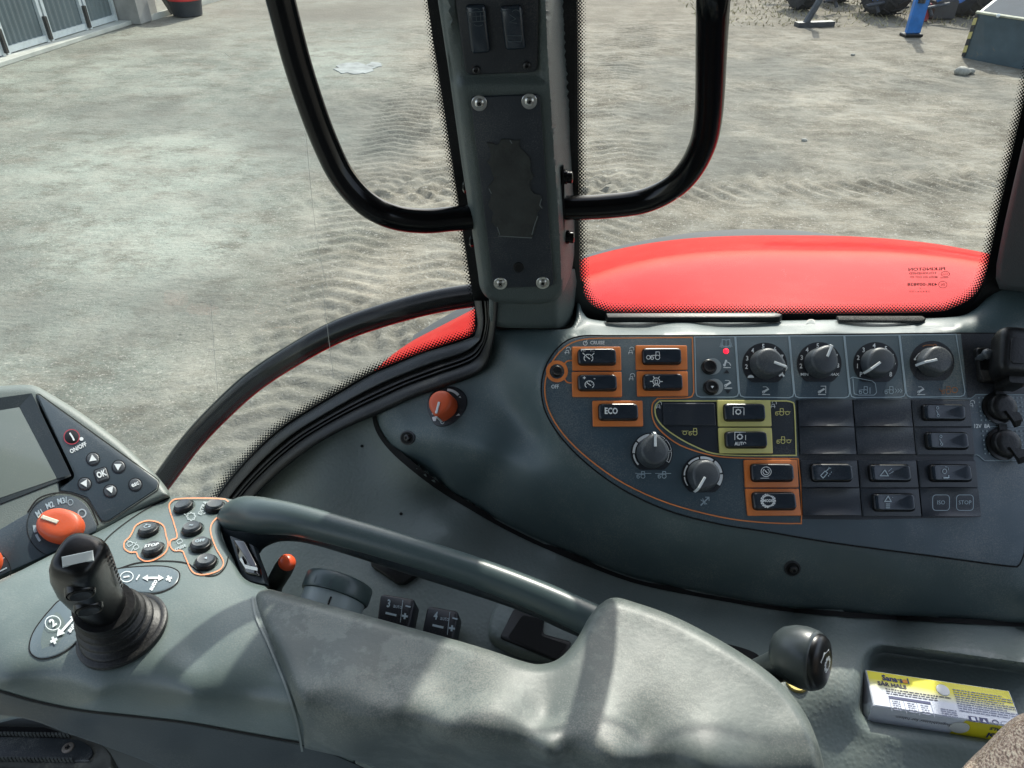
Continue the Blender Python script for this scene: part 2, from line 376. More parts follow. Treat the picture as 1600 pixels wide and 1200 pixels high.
    def mr(x, a, b, c=0, d=1):
        r = nt.nodes.new('ShaderNodeMapRange'); nt.links.new(x, r.inputs[0])
        for k, z in ((1, a), (2, b), (3, c), (4, d)): r.inputs[k].default_value = z
        return r.outputs[0]
    sx = nt.nodes.new('ShaderNodeSeparateXYZ'); nt.links.new(tc.outputs['Object'], sx.inputs[0])
    ad = nt.nodes.new('ShaderNodeMath'); ad.operation = 'MULTIPLY_ADD'; nt.links.new(N(.55, 5, .6), ad.inputs[0]); ad.inputs[1].default_value = 2.4; nt.links.new(sx.outputs[0], ad.inputs[2])
    side = mr(ad.outputs[0], -1.1, .2)                                  # 0 = grey-green packed area, 1 = sandy rutted yard
    c1 = mix(mr(N(.45, 5, .6), .38, .60), (.120, .134, .114), (.255, .282, .240))
    c2 = mix(mr(N(.8, 8, .7, (1, 1, 1), 0, .6), .38, .62), (.088, .079, .058), (.255, .234, .184))
    c = mix(side, c1, c2)
    c = mix(mr(N(1.7, 10, .78, (1, 1.3, 1), 14), .48, .62, 0, .8), c, (.100, .094, .074))
    sk = nt.nodes.new('ShaderNodeMath'); sk.operation = 'MULTIPLY'; nt.links.new(mr(N(2.4, 6, .65, (.45, 2.2, 1), 24), .50, .60, 0, .75), sk.inputs[0]); nt.links.new(side, sk.inputs[1]); c = mix(sk.outputs[0], c, (.105, .094, .070))
    c = mix(mr(N(7, 8, .8), .50, .66, 0, .35), c, (.085, .078, .060))      # damp streaks
    c = mix(mr(N(24, 5, .8), .58, .68, 0, .75), c, (.42, .41, .36))
    c = mix(mr(N(75, 3, .7), .58, .66, 0, .6), c, (.40, .39, .34))                             # pale stones
    c = mix(mr(N(38, 5, .8), .58, .68, 0, .8), c, (.050, .046, .038))
    c = mix(mr(N(90, 3, .7), .58, .66, 0, .6), c, (.045, .042, .034))
    c = mix(mr(N(2.2, 7, .7), .44, .66, 0, .40), c, (.32, .315, .265))
    c = mix(mr(N(.33, 4, .55, (1, 1, 1), 40), .50, .62, 0, .62), c, (.105, .108, .095))
    c = mix(mr(sx.outputs[1], 11.5, 16, 0, .5), c, (.15, .13, .10))
    nt.links.new(c, b_.inputs['Base Color']); b_.inputs['Roughness'].default_value = .92; b_.inputs['Specular IOR Level'].default_value = .2
    bp = nt.nodes.new('ShaderNodeBump'); bp.inputs['Strength'].default_value = .55; bp.inputs['Distance'].default_value = .022
    s = nt.nodes.new('ShaderNodeMath'); s.operation = 'ADD'; nt.links.new(N(22, 5, .6), s.inputs[0])
    s2 = nt.nodes.new('ShaderNodeMath'); s2.operation = 'MULTIPLY'; nt.links.new(N(5, 6, .7, (1, 2, 1), 10), s2.inputs[0]); s2.inputs[1].default_value = 1.6; nt.links.new(s2.outputs[0], s.inputs[1])
    nt.links.new(s.outputs[0], bp.inputs['Height']); nt.links.new(bp.outputs[0], b_.inputs['Normal'])
    o_ = mkobj('ground', vs, fs, m, recalc=False); tag(o_, kind='structure')
    mp_ = mat('puddle_ice', (.23, .25, .24), .9, .25, 6)
    b2 = MB()
    for (u, v, a, q, sd_) in ((556, 108, 34, 9, 3), (585, 102, 12, 4, 5)):
        r_ = random.Random(sd_); out = [(u+math.cos(t)*a*(.65+.5*r_.random()), v+math.sin(t)*q*(.65+.5*r_.random())) for t in [2*math.pi*k/22 for k in range(22)]]
        cs = spline(out, 3, True); b2.add([ground_pt(*p)+Vector((0, 0, .008)) for p in cs]+[ground_pt(*p)-Vector((0, 0, .03)) for p in cs], [tuple(range(len(cs)))]+[(i, (i+1) % len(cs), len(cs)+(i+1) % len(cs), len(cs)+i) for i in range(len(cs))])
    tag(b2.build('puddle', mp_), kind='structure')
ground()
# a few countable stones lying on the yard
ms = mat('pale_stone', (.24, .24, .21), .8, .2, 20, .6, 60)
def stone(u, v, r, lab, grp=None):
    p = ground_pt(u, v); b = MB(); rr = random.Random(int(u*7+v)); rs = []
    for i in range(1, 6):
        th = math.pi*i/6; rs.append([p+Vector((math.sin(th)*math.cos(a)*r*(.8+.4*rr.random()), math.sin(th)*math.sin(a)*r*.8*(.8+.4*rr.random()), r*.35+math.cos(th)*r*.6)) for a in [2*math.pi*k/8 for k in range(8)]])
    b.rings(rs); tag(b.build('stone', ms, base=p, smooth=60), lab, 'stone')
stone(1502, 116, .11, 'larger pale stone lying on the ground in front of the grey attachment')
stone(1515, 114, .07, 'small pale stone touching the larger one in front of the grey attachment')
stone(1332, 87, .035, 'small white stone on the yard below the blue machine leg')
stone(1256, 221, .035, 'single pale stone in the middle of the rutted yard')

# ---- shed with folding corrugated doors
g1, g2 = ground_pt(0, 101), ground_pt(196, 38); ex = (g2-g1).normalized(); ez = Vector((0, 0, 1)); ny = ex.cross(ez); ny = -ny if ny.y > 0 else ny      # ny points at us
shed = thing('shed', g1-ex*1.0, 'long farm shed with dark corrugated folding doors in pale metal frames', 'shed')
m_door = mat('door_sheet_blue_grey', (.095, .125, .130), .5, .1, 3); m_frame = mat('galvanised_frame', (.55, .60, .60), .4, .1, 12, metal=.2); m_conc = mat('grey_concrete', (.26, .26, .24), .9, .25, 2.5, .5, 30); m_conc2 = mat('pale_concrete', (.42, .43, .38), .9, .15, 4, .5, 30)
def bx(o, a, b, c, x0, x1, y0, y1, z0, z1, bm): return bm.box(o+a*x0+b*y0+c*z0, a, b, c, x1-x0, y1-y0, z1-z0)
L0 = -6.0; Ltot = (g2-g1).length
b = MB(); b.box(g1+ex*L0-ny*.35, ex, -ny, ez, Ltot-L0, 8, 4.2); b.build('wall', m_conc, shed)
b = MB(); b.box(g1+ex*L0-ny*.16, ex, ny, ez, Ltot-L0, .30, .07, .01); b.build('sill', m_conc2, shed)
def wall_s(u, v):      # distance along the wall of a pixel on its plane
    n = ny; ray = W(u, v, 1)-CAM; t = (g1-CAM).dot(n)/ray.dot(n); return (CAM+ray*t-g1).dot(ex)
cuts = [L0, wall_s(19, 88)-3.2*0, wall_s(88, 68), wall_s(147, 48), wall_s(192, 34)]
for i in range(4):
    s0, s1 = cuts[i]+.05, cuts[i+1]-.05
    b = MB(); n = max(6, int((s1-s0)/.11)); pts = []
    for k in range(n*4+1):
        s = s0+(s1-s0)*k/(n*4); off = (.018, .018, 0, 0)[k % 4]; pts.append(g1+ex*s-ny*(.12-off))
    b.add([p+ez*.1 for p in pts]+[p+ez*3.8 for p in pts], [(k, k+1, len(pts)+k+1, len(pts)+k) for k in range(len(pts)-1)])
    d = b.build('door_panel', m_door, shed, smooth=10)
    f = MB()
    for s in (s0, s1): f.box(g1+ex*(s-.03)-ny*.13, ex, ny, ez, .06, .06, 3.8)
    f.box(g1+ex*(s0+.03)-ny*.13+ez*.085, ex, ny, ez, s1-s0-.06, .055, .09); f.build('door_frame', m_frame, d, smooth=20)
    if i < 3:
        h = MB(); h.box(g1+ex*(s1+.0)-ny*.07+ez*.10, ex, ny, ez, .05, .05, .34, .008); h.build('bolt', M['darkscrew'], d)
b = MB(); b.box(g1+ex*(Ltot-.02)-ny*.30, ex, ny, ez, .36, .62, 4.2, .02); b.build('pier', m_conc, shed)
b = MB(); b.box(g1+ex*(Ltot+.42)-ny*.30, ex, ny, ez, .45, .42, 4.2, .03); b.build('pier', mat('pier_render', (.34, .34, .31), .9, .15, 3), shed)
b = MB(); b.lathe((g1+ex*(Ltot-.14)+ny*.325+ez*.55, ex, ez, ny), [(.05, 0), (.05, .03), (.03, .04)], 16); b.build('lamp', mat('red_reflector', (.6, .05, .05), .3), shed)
# low wall of blocks beyond the piers
pw = ground_pt(236, 33)
b = MB(); b.box(pw, (ground_pt(420, -22)-pw).normalized(), Vector((.1, 1, 0)).normalized(), ez, 7.5, .3, .10, .02); tag(b.build('kerb', m_conc2, base=pw), 'pale concrete kerb running behind the red and black barrel', 'kerb')
pc = ground_pt(248, 27)
b = MB(); b.tube([pc+Vector((.25, .1, .05)), pc+Vector((.05, .1, .5)), pc+Vector((-.12, .15, 1.3))], .055, 8); tag(b.build('leaning_post', mat('weathered_wood', (.09, .085, .07), .9, .3, 20), base=pc), 'dark weathered post leaning between the concrete pier and the barrel', 'post')
# ---- barrel
bp_ = ground_pt(287, 28)+Vector((0, .25, 0)); brl = thing('barrel', bp_, 'round barrel with red upper half and black lower half beside the shed', 'barrel')
fr = (bp_, Vector((1, 0, 0)), Vector((0, 1, 0)), ez)
MB().lathe(fr, [(.23, 0), (.26, .015), (.285, .22), (.295, .25), (.295, .27)], 40).build('tub', mat('black_tub_plastic', (.025, .03, .035), .6, .15, 5), brl)
MB().lathe(fr, [(.27, .27), (.305, .275), (.31, .30), (.295, .32), (.29, .36), (.30, .37), (.30, .39), (.285, .41), (.28, .85), (.26, .88), (.22, .87)], 40).build('upper_drum', mat('red_drum_plastic', (.50, .03, .03), .5, .15, 4), brl)

# ---- grey loader attachment on the right
g = ground_pt(1503, 90); q = ground_pt(1600, 109); bx_ = (q-g).normalized(); by_ = Vector((-bx_.y, bx_.x, 0)); by_ = by_ if by_.y > 0 else -by_
att = thing('loader_attachment', g, 'worn blue grey steel loader attachment with striped edge and white lettering', 'attachment')
m_st = mat('scratched_blue_grey_steel', (.050, .076, .090), .45, .25, 3, .1, 40, metal=.2, wear=((.17, .13, .09), 3.2, .60, .06)); m_st2 = mat('blue_grey_steel_lid', (.05, .066, .082), .75, .1, 4, spec=.2)
prof = [(0, 0), (0.02, .60), (.50, .80), (1.2, .84), (1.3, 0)]; Lx = 2.6
r0 = [g+by_*a+ez*c for a, c in prof]; r1 = [p+bx_*Lx for p in r0]
MB().rings([r0, r1]).build('body', m_st, att, smooth=10)
nl = (ez*.53+by_*-.24).normalized(); sl_ = (r0[2]-r0[1]).normalized()
b = MB(); b.box(r0[1]+bx_*.05+sl_*.05+nl*.004, bx_, sl_, nl, Lx-.1, .48, .012); b.build('lid', m_st2, att)
b = MB(); b.box(r0[1]-by_*.012-bx_*.01, bx_, sl_, nl, Lx, .045, .03, .006); b.box(r0[2]-bx_*.01-sl_*.03, bx_, sl_, nl, Lx, .03, .028, .006); b.build('edge_strip', mat('worn_yellow_white_edge', (.36, .37, .28), .7, .3, 9), att)
m_ws = mat('warning_stripes', (.42, .36, .10), .6); nt = m_ws.node_tree; wv = nt.nodes.new('ShaderNodeTexWave'); wv.bands_direction = 'DIAGONAL'; wv.inputs['Scale'].default_value = 3.2; tcw = nt.nodes.new('ShaderNodeTexCoord'); nt.links.new(tcw.outputs['Object'], wv.inputs['Vector'])
cw = nt.nodes.new('ShaderNodeValToRGB'); cw.color_ramp.interpolation = 'CONSTANT'; cw.color_ramp.elements[0].color = (.02, .02, .02, 1); cw.color_ramp.elements[1].position = .5; cw.color_ramp.elements[1].color = (.38, .33, .12, 1); nt.links.new(wv.outputs['Fac'], cw.inputs[0]); nt.links.new(cw.outputs[0], nt.nodes['Principled BSDF'].inputs['Base Color'])
b = MB(); b.box(g-by_*.010-bx_*.008+ez*.02, bx_, (by_*.02+ez*.6).normalized(), -by_, .05, .57, .01, .002); b.build('striped_edge', m_ws, att)
b = MB(); b.lathe((g+bx_*.33-by_*.002+ez*.62, bx_, ez, -by_), [(.025, 0), (.025, .02), (.015, .03)], 14); b.build('lifting_eye', m_frame, att)
fs_ = Surf(lambda u, v: 0)
class Flat:                       # metric surface patch: (u, v) in metres, v downwards
    def __init__(s, o, ex, ey, n): s.o, s.ex, s.ey, s.n = o, ex, ey, n
    def P(s, u, v, h=0): return s.o+s.ex*u-s.ey*v+s.n*h
fl = Flat(r0[1]+sl_*.27, bx_, sl_, nl)
b = MB(); b.text(fl, 1.02, 0, 'STARK', .13, 0, 1.0, .020, bold=.01); b.poly(fl, [(.60, -.06), (.68, -.06), (.68, .07), (.60, .07)], .020); b.build('lettering', mat('white_paint', (.7, .7, .68), .5), att)

# ---- parked blue implement along the top edge
imp = thing('farm_implement', ground_pt(1425, 60), 'parked blue farm implement on tyres with a blue parking leg', 'farm machine')
m_bl = mat('blue_paint', (.025, .14, .40), .35, .25, 6, wear=((.12, .14, .17), 7, .62, .08)); m_rb = mat('tyre_rubber', (.025, .025, .026), .85, .3, 14, .6, 60)
def wheel(parent, p, r, wd, ax, lugs=18, rimc=None):
    ax = ax.normalized(); e1 = Vector((0, 0, 1)); e2 = ax.cross(e1).normalized(); o = p+Vector((0, 0, r))
    t = MB(); fr = (o-ax*wd/2, e1, e2, ax)
    t.lathe(fr, [(r*.55, .01), (r*.80, 0), (r*.93, wd*.06), (r*.965, wd*.2), (r*.97, wd*.8), (r*.93, wd*.94), (r*.80, wd), (r*.55, wd-.01)], 40, cap1=False)
    for k in range(lugs):
        for sgn in (0, 1):
            a = 2*math.pi*(k+.5*sgn)/lugs; er = e1*math.cos(a)+e2*math.sin(a); et = ax.cross(er); y0 = wd*(.04 if sgn == 0 else .5)
            a1 = (ax*.85+et*(.5 if sgn == 0 else -.5)).normalized(); t.box(o-ax*wd/2+ax*y0+er*r*.95-et*.03, a1, et, er, wd*.5, r*.07, r*.05)
    ty = t.build('tyre', m_rb, parent, smooth=30)
    if rimc: MB().lathe((o-ax*wd*.35, e1, e2, ax), [(r*.56, 0), (r*.52, .02), (r*.3, wd*.25), (r*.12, wd*.3), (.01, wd*.3)], 24).build('rim', rimc, ty)
for (u, v, r, wd) in ((1255, 18, .42, .34), (1310, 6, .45, .4), (1383, 26, .50, .55), (1460, 6, .5, .5), (1512, 28, .50, .45)): wheel(imp, ground_pt(u, v)+Vector((0, .2, 0)), r, wd, Vector((1, .25, 0)), 16, m_bl)
pl = ground_pt(1427, 58)
b = MB(); b.box(pl+Vector((-.13, 0, .05)), Vector((.97, .1, 0)).normalized(), Vector((-.1, .97, .12)).normalized(), Vector((.06, .1, .99)).normalized(), .24, .07, .55, .01); b.build('parking_leg', m_bl, imp)
b = MB(); b.box(pl+Vector((-.16, -.06, 0)), Vector((1, .1, 0)).normalized(), Vector((-.1, 1, 0)).normalized(), ez, .30, .2, .05, .01); b.tube([pl+Vector((0, .05, .5)), pl+Vector((.05, .2, 1.3))], .06, 10); b.build('foot', M['rubber'], imp)
b = MB(); pq = ground_pt(1275, 42); b.tube([pq+Vector((-.2, 0, .04)), pq+Vector((.0, .05, .45)), pq+Vector((.1, .3, 1.2))], .06, 8); b.box(pq+Vector((-.35, -.1, 0)), Vector((1, .2, 0)).normalized(), Vector((-.2, 1, 0)).normalized(), ez, .7, .15, .08); b.build('plough_share', mat('dark_worn_steel', (.05, .055, .06), .5, .3, 10, metal=.3), imp)
b = MB(); c0 = ground_pt(1200, -5); c1 = ground_pt(1560, 0)
b.box(Vector((c0.x, c0.y, .95)), (Vector((c1.x, c1.y, 0))-Vector((c0.x, c0.y, 0))).normalized(), Vector((0, 1, 0)), ez, 5.2, .16, .16, .01); b.build('beam', m_bl, imp)
b = MB()
for (u, v, dz) in ((1230, 14, .9), (1300, 22, .8), (1345, 18, .9), (1365, 30, .7), (1415, 14, 1.0), (1448, 36, .7), (1470, 12, .95), (1540, 20, .8)):
    a = ground_pt(u, v); b.tube([a+Vector((.1, .1, .1)), a+Vector((-.1, .2, .5)), a+Vector((.1, .5, dz+.1))], .035, 8); b.tube([a+Vector((-.2, .0, .22)), a+Vector((.35, .1, .3))], .03, 8)
b.build('tine', mat('dark_tine_steel', (.035, .04, .05), .5, .3, 8), imp)
b = MB(); a = ground_pt(1456, 32); b.box(a, Vector((1, .1, 0)).normalized(), Vector((-.1, 1, 0)).normalized(), ez, .42, .35, .34, .03); b.build('weight_box', mat('black_box_steel', (.03, .03, .035), .5, .2, 8), imp)
b = MB(); a = ground_pt(1441, 34); b.box(a, Vector((1, .1, 0)).normalized(), Vector((-.1, 1, 0)).normalized(), ez, .10, .3, .30, .01); b.build('reflector_panel', mat('dull_red_panel', (.30, .03, .04), .5, .2, 8), imp)
b = MB(); a = ground_pt(1500, 40); b.tube([a+Vector((-.35, .4, .35)), a+Vector((.1, .3, .62)), a+Vector((.7, .4, .75))], .05, 8); b.build('drawbar', m_bl, imp)
# dry grass verge under the machinery
b = MB(); rr = random.Random(5)
for k in range(2600):
    x = rr.uniform(3.4, 10.5); y = rr.uniform(14.6, 19); p = Vector((x, y, 0)); a = rr.uniform(0, 6.3); h = rr.uniform(.02, .09); wv = Vector((math.cos(a), math.sin(a), 0))*.012; ln = Vector((rr.uniform(-.1, .1), rr.uniform(-.1, .1), h))
    b.add([p-wv, p+wv, p+ln], [(0, 1, 2)])
tag(mkobj('dry_grass', b.v, b.f, mat('dry_grass', (.26, .23, .13), .9, .4, 2), recalc=False), 'patchy dry grass along the far edge of the yard', 'grass', kind='stuff')

# ---- tractor's own fender and rear wheel, right outside the window
fb = Vector((.5, 1.0, .9))
fen = thing('rear_fender', fb, 'glossy red curved rear fender right outside the side window', 'fender')
CX, CZ, RF = .50, .97, 1.09
def fpt(a, y, dz):
    dx = a; q = abs(dx); z = 2.115-.64*q**2.74; sl_ = -.64*2.74*q**1.74*(1 if dx > 0 else -1)
    if dx < -.55: z = 2.115-.1244-.58*(q-.55)-4.5*max(0, q-.74)**2; sl_ = .58+9*max(0, q-.74)
    n_ = Vector((-sl_, 0, 1)).normalized()
    return Vector((CX+dx, y, z))+n_*dz
prof = [(.69, 0), (.80, .0), (.90, -.001), (.95, -.004), (1.0, -.0085), (1.04, -.014), (1.08, -.022), (1.13, -.035), (1.18, -.0497), (1.225, -.065), (1.27, -.0825), (1.30, -.095), (1.33, -.110), (1.348, -.121), (1.36, -.130), (1.372, -.143), (1.38, -.157), (1.384, -.19)]
b = MB(); rs = []
for k in range(-50, 51):
    a = k*.024; rs.append([fpt(a, y, dz) for y, dz in prof]+[fpt(a, y-.006, dz-.006) for y, dz in prof[::-1]])
b.rings(rs, True, True, True); b.build('shell', M['red'], fen, smooth=60)
b = MB(); rs = []
for k in range(-36, 37):
    a = k*.02; rs.append([Vector((.5+a, y, 1.965-a*a/2.04+dz)) for y, dz in ((1.36, .0), (1.44, .0), (1.468, -.006), (1.475, -.02), (1.465, -.03), (1.36, -.03))])
b.rings(rs); b.build('rubber_edge', mat('mudflap_rubber', (.05, .056, .06), .8, .15, 6), fen)
whl = thing('tractor_wheel', (.44, 1.22, 0), 'large dark tractor tyre under the red fender, only its top edge in view', 'tyre')
t = MB(); o = Vector((.44, 0, .72)); rs = []
for k in range(96):
    a = 2*math.pi*k/96; er = Vector((math.sin(a), 0, math.cos(a))); lug = .0 if k % 4 < 2 else -.03
    rs.append([o+er*(rr_+(lug if 2 <= i <= 5 else 0))+Vector((0, y, 0)) for i, (rr_, y) in enumerate(((.55, .95), (.80, .93), (.90, .96), (.92, 1.05), (.92, 1.47), (.90, 1.535), (.80, 1.56), (.55, 1.54)))])
t.rings(rs+[rs[0]], False, False, True); ty = t.build('tyre', m_rb, whl, smooth=30)
MB().lathe((Vector((.44, 1.30, .90)), Vector((1, 0, 0)), ez, Vector((0, 1, 0))), [(.56, .22), (.52, .15), (.3, .02), (.02, .02)], 32).build('rim', mat('rim_grey', (.4, .4, .4), .4), whl)

# ============================================================ CAB SHELL (mostly out of frame)
m_cab = mat('cab_lining', (.10, .11, .11), .7, .1, 4)
b = MB(); b.box(Vector((-.9, -.9, 1.28)), RGT, Vector((0, 1, 0)), ez, 2.0, 1.50, .06, .01); tag(b.build('cab_floor', mat('floor_blue_grey', (.20, .25, .28), .5, .2, 5, .3, 200)), kind='structure')
b = MB(); b.box(Vector((-.9, .62, 1.30)), RGT, Vector((0, 1, 0)), ez, 2.0, .03, .55, .01); tag(b.build('cab_side_wall', m_cab), kind='structure')
b = MB(); b.box(Vector((.98, -.9, 1.30)), Vector((0, 1, 0)), Vector((1, 0, 0)), ez, 1.5, .04, .95, .01); tag(b.build('cab_rear_wall', m_cab), kind='structure')
b = MB(); b.box(Vector((-.9, -.94, 1.30)), RGT, Vector((0, 1, 0)), ez, 2.0, .04, 1.75, .01); tag(b.build('left_shade_wall', m_cab), kind='structure')  # unseen opaque wall, raised to full height to darken the interior
b = MB(); b.box(Vector((-1.0, -.95, 3.05)), RGT, Vector((0, 1, 0)), ez, 2.1, 1.58, .12, .03); tag(b.build('cab_roof', m_cab), kind='structure')  # unseen roof, put in to cut the sky fill inside

# ============================================================ WINDOWS
GY = .655; SW = yplane(GY)
m_gl = bpy.data.materials.new('window_glass'); m_gl.use_nodes = True; nt = m_gl.node_tree; nt.nodes.remove(nt.nodes['Principled BSDF']); ou = nt.nodes['Material Output']
tr = nt.nodes.new('ShaderNodeBsdfTransparent'); tr.inputs[0].default_value = (.93, .96, .94, 1); gl = nt.nodes.new('ShaderNodeBsdfGlossy'); gl.inputs['Roughness'].default_value = .02
fz_ = nt.nodes.new('ShaderNodeFresnel'); fz_.inputs[0].default_value = 1.35; mx = nt.nodes.new('ShaderNodeMixShader'); df = nt.nodes.new('ShaderNodeBsdfDiffuse'); df.inputs[0].default_value = (.6, .62, .58, 1); mx2 = nt.nodes.new('ShaderNodeMixShader')
tcg = nt.nodes.new('ShaderNodeTexCoord'); ng = nt.nodes.new('ShaderNodeTexNoise'); ng.inputs['Scale'].default_value = 4; ng.inputs['Detail'].default_value = 3; ng.inputs['Roughness'].default_value = .5; nt.links.new(tcg.outputs['Object'], ng.inputs['Vector'])
rg = nt.nodes.new('ShaderNodeMapRange'); rg.inputs[1].default_value = .35; rg.inputs[2].default_value = .75; rg.inputs[3].default_value = .003; rg.inputs[4].default_value = .026; nt.links.new(ng.outputs[0], rg.inputs[0])
nt.links.new(fz_.outputs[0], mx.inputs[0]); nt.links.new(tr.outputs[0], mx.inputs[1]); nt.links.new(gl.outputs[0], mx.inputs[2])
nt.links.new(rg.outputs[0], mx2.inputs[0]); nt.links.new(mx.outputs[0], mx2.inputs[1]); nt.links.new(df.outputs[0], mx2.inputs[2]); nt.links.new(mx2.outputs[0], ou.inputs['Surface'])
PER = 5.6; FR_N = 3.0
def mkfrit(FR_N):
  global nt
  m_fr = bpy.data.materials.new('dotted_black_glass_border'); m_fr.use_nodes = True; nt = m_fr.node_tree; pb = nt.nodes['Principled BSDF']; pb.inputs['Base Color'].default_value = (.003, .003, .003, 1); pb.inputs['Roughness'].default_value = .25
  uvn = nt.nodes.new('ShaderNodeUVMap'); sp = nt.nodes.new('ShaderNodeSeparateXYZ'); nt.links.new(uvn.outputs[0], sp.inputs[0])
  def mth(op, a, b_=None):
      n = nt.nodes.new('ShaderNodeMath'); n.operation = op
      for i, x in enumerate((a, b_)):
          if x is None: continue
          if hasattr(x, 'links'): nt.links.new(x, n.inputs[i])
          else: n.inputs[i].default_value = x
      return n.outputs[0]
  cx_ = mth('COSINE', mth('MULTIPLY', sp.outputs[0], 2*math.pi)); cy_ = mth('COSINE', mth('MULTIPLY', sp.outputs[1], 2*math.pi)); pr_ = mth('MULTIPLY', cx_, cy_)
  thr = mth('SUBTRACT', mth('MULTIPLY', sp.outputs[1], 1.7/FR_N), .75); vis = mth('GREATER_THAN', pr_, thr)
  tr2 = nt.nodes.new('ShaderNodeBsdfTransparent'); mx3 = nt.nodes.new('ShaderNodeMixShader'); nt.links.new(vis, mx3.inputs[0]); nt.links.new(tr2.outputs[0], mx3.inputs[1]); nt.links.new(pb.outputs[0], mx3.inputs[2]); nt.links.new(mx3.outputs[0], nt.nodes['Material Output'].inputs['Surface'])
  return m_fr
m_fr = mkfrit(FR_N); m_fr2 = mkfrit(2.6)
def offs(c, r):
    P = np.array(c, float); o = []
    for i in range(len(P)):
        a = P[min(i+1, len(P)-1)]-P[max(i-1, 0)]; a = a/(np.hypot(*a)+1e-9); o.append(tuple(P[i]+np.array([a[1], -a[0]])*r))
    return o
def strip(name, c0, c1, S, h, mat_, parent, uvn_=None):
    n = len(c0); vs = [S.P(*p, h) for p in c0]+[S.P(*p, h) for p in c1]; fs = [(i, i+1, n+i+1, n+i) for i in range(n-1)]; uv = None
    if uvn_:
        s = np.concatenate([[0], np.cumsum(np.hypot(*np.diff(np.array(c0), axis=0).T))])/PER; k = round(s[-1])/s[-1]; s = s*k; uv = [(x, 0) for x in s]+[(x, uvn_) for x in s]
    return mkobj(name, vs, fs, mat_, parent, uv=uv, recalc=False)
# right pane
cb = resample(spline([(900, -60), (902, 60), (903, 200), (905, 380), (908, 440), (919, 470), (942, 484), (985, 488), (1200, 489.5), (1440, 487), (1490, 479), (1522, 460), (1540, 425), (1558, 340), (1596, 170), (1622, 50), (1646, -60)], 8), 6, False)
wr = thing('side_window', SW.P(1230, 489), 'rear side window pane with dotted black border and small maker marking', 'window')
fr_in = offs(cb, 16); ofs = offs(cb, -24)
strip('dotted_border', cb, fr_in, SW, .0006, m_fr, wr, FR_N)
strip('black_border', cb, ofs, SW, .0006, M['black'], wr)
def pane(parent, poly):
    MB().prism(SW, [tuple(p) for p in poly], -.005, 0).build('glass_pane', m_gl, parent, smooth=10)
pane(wr, offs(cb, -16)[::3])
MB().prism(SW, [(1536, 446), (1560, 425), (1610, 425), (1610, 476), (1510, 488)], .0002, .0012).build('corner_seal', M['rubber'], wr)
b = MB(); G = lambda *a, **k: b.text(SW, *a, mirror=True, h=.0015, **k)
G(1447, 419.5, 'PILKINGTON', 4.6, rot=1, xs=1.55, bold=.02); G(1441, 426, 'TOUGHENED', 3.4, rot=1, xs=1.5, bold=.01); G(1442, 432, 'M2026 AS2 DOT 291', 3.2, rot=0, xs=1.1, bold=.01)
G(1440, 443.5, '43R-009828', 4.4, rot=0, xs=1.55, bold=.02); G(1437, 449.5, '6', 3, rot=0); G(1436, 454.5, '3 8 4 3 4 1 0 0', 3, rot=0, xs=1.3)
G(1476, 427, 'CCC', 3.6, rot=0, xs=.9); b.ribbon(SW, circ(1476, 427, 6.6, 4.2, 20), .7, .0015, True); b.ribbon(SW, [(1468, 433.2), (1481, 432.8)], .9, .0015)
G(1472, 443.5, 'E6', 4.4, rot=0); b.ribbon(SW, circ(1472, 443.5, 6.6, 5.2, 20), .7, .0015, True)
b.build('etched_marking', mat('dark_red_brown_etch', (.035, .012, .012), .8), wr)
# left pane
cl = resample(spline([(655, -60), (664, 40), (682, 170), (703, 300), (722, 420), (733, 484), (729, 512, 'c'), (700, 521), (655, 536), (611, 553), (571, 570), (530, 594), (476, 626), (429, 657), (392, 690), (362, 722), (338, 752), (315, 790), (285, 850)], 8), 6, False)
wl = thing('door_window', SW.P(600, 557), 'large front side window pane with curved dotted lower border', 'window')
cl_o = resample(spline([(667, -60), (677, 40), (696, 170), (716, 300), (735, 420), (745, 500), (742, 524, 'c'), (712, 534), (664, 549), (620, 567), (580, 584), (540, 607), (488, 638), (442, 668), (404, 701), (374, 733), (350, 763), (327, 798), (297, 860)], 8), 6, False)
n = min(len(cl), len(cl_o)); cl = resample(cl, 1, False); cl_o = resample(cl_o, 1, False)
def rs_(c, n):
    P = np.array(c); s = np.linspace(0, len(P)-1, n); return np.stack([np.interp(s, range(len(P)), P[:, 0]), np.interp(s, range(len(P)), P[:, 1])], 1)
cl = rs_(cl, 320); cl_o = np.array(offs(cl, 14))
strip('dotted_border', cl_o, cl, SW, .0006, m_fr2, wl, 2.6)
vb = offs(cl_o, 27)
strip('black_border', cl_o, vb, SW, .0006, M['black'], wl)
pane(wl, [(-700, -60)]+[tuple(p) for p in vb[::3]]+[(-700, 860)])
b = MB()
for pts in ([(478, 200), (486, 290), (497, 380), (512, 450)], [(504, 440), (513, 520), (522, 590)], [(330, 470), (335, 540), (342, 620)], [(352, 82), (362, 90)]): b.ribbon(SW, spline(pts, 5), .55, .0015)
b.build('scratch', mat('glass_scratch', (.6, .6, .55), .5), wl)
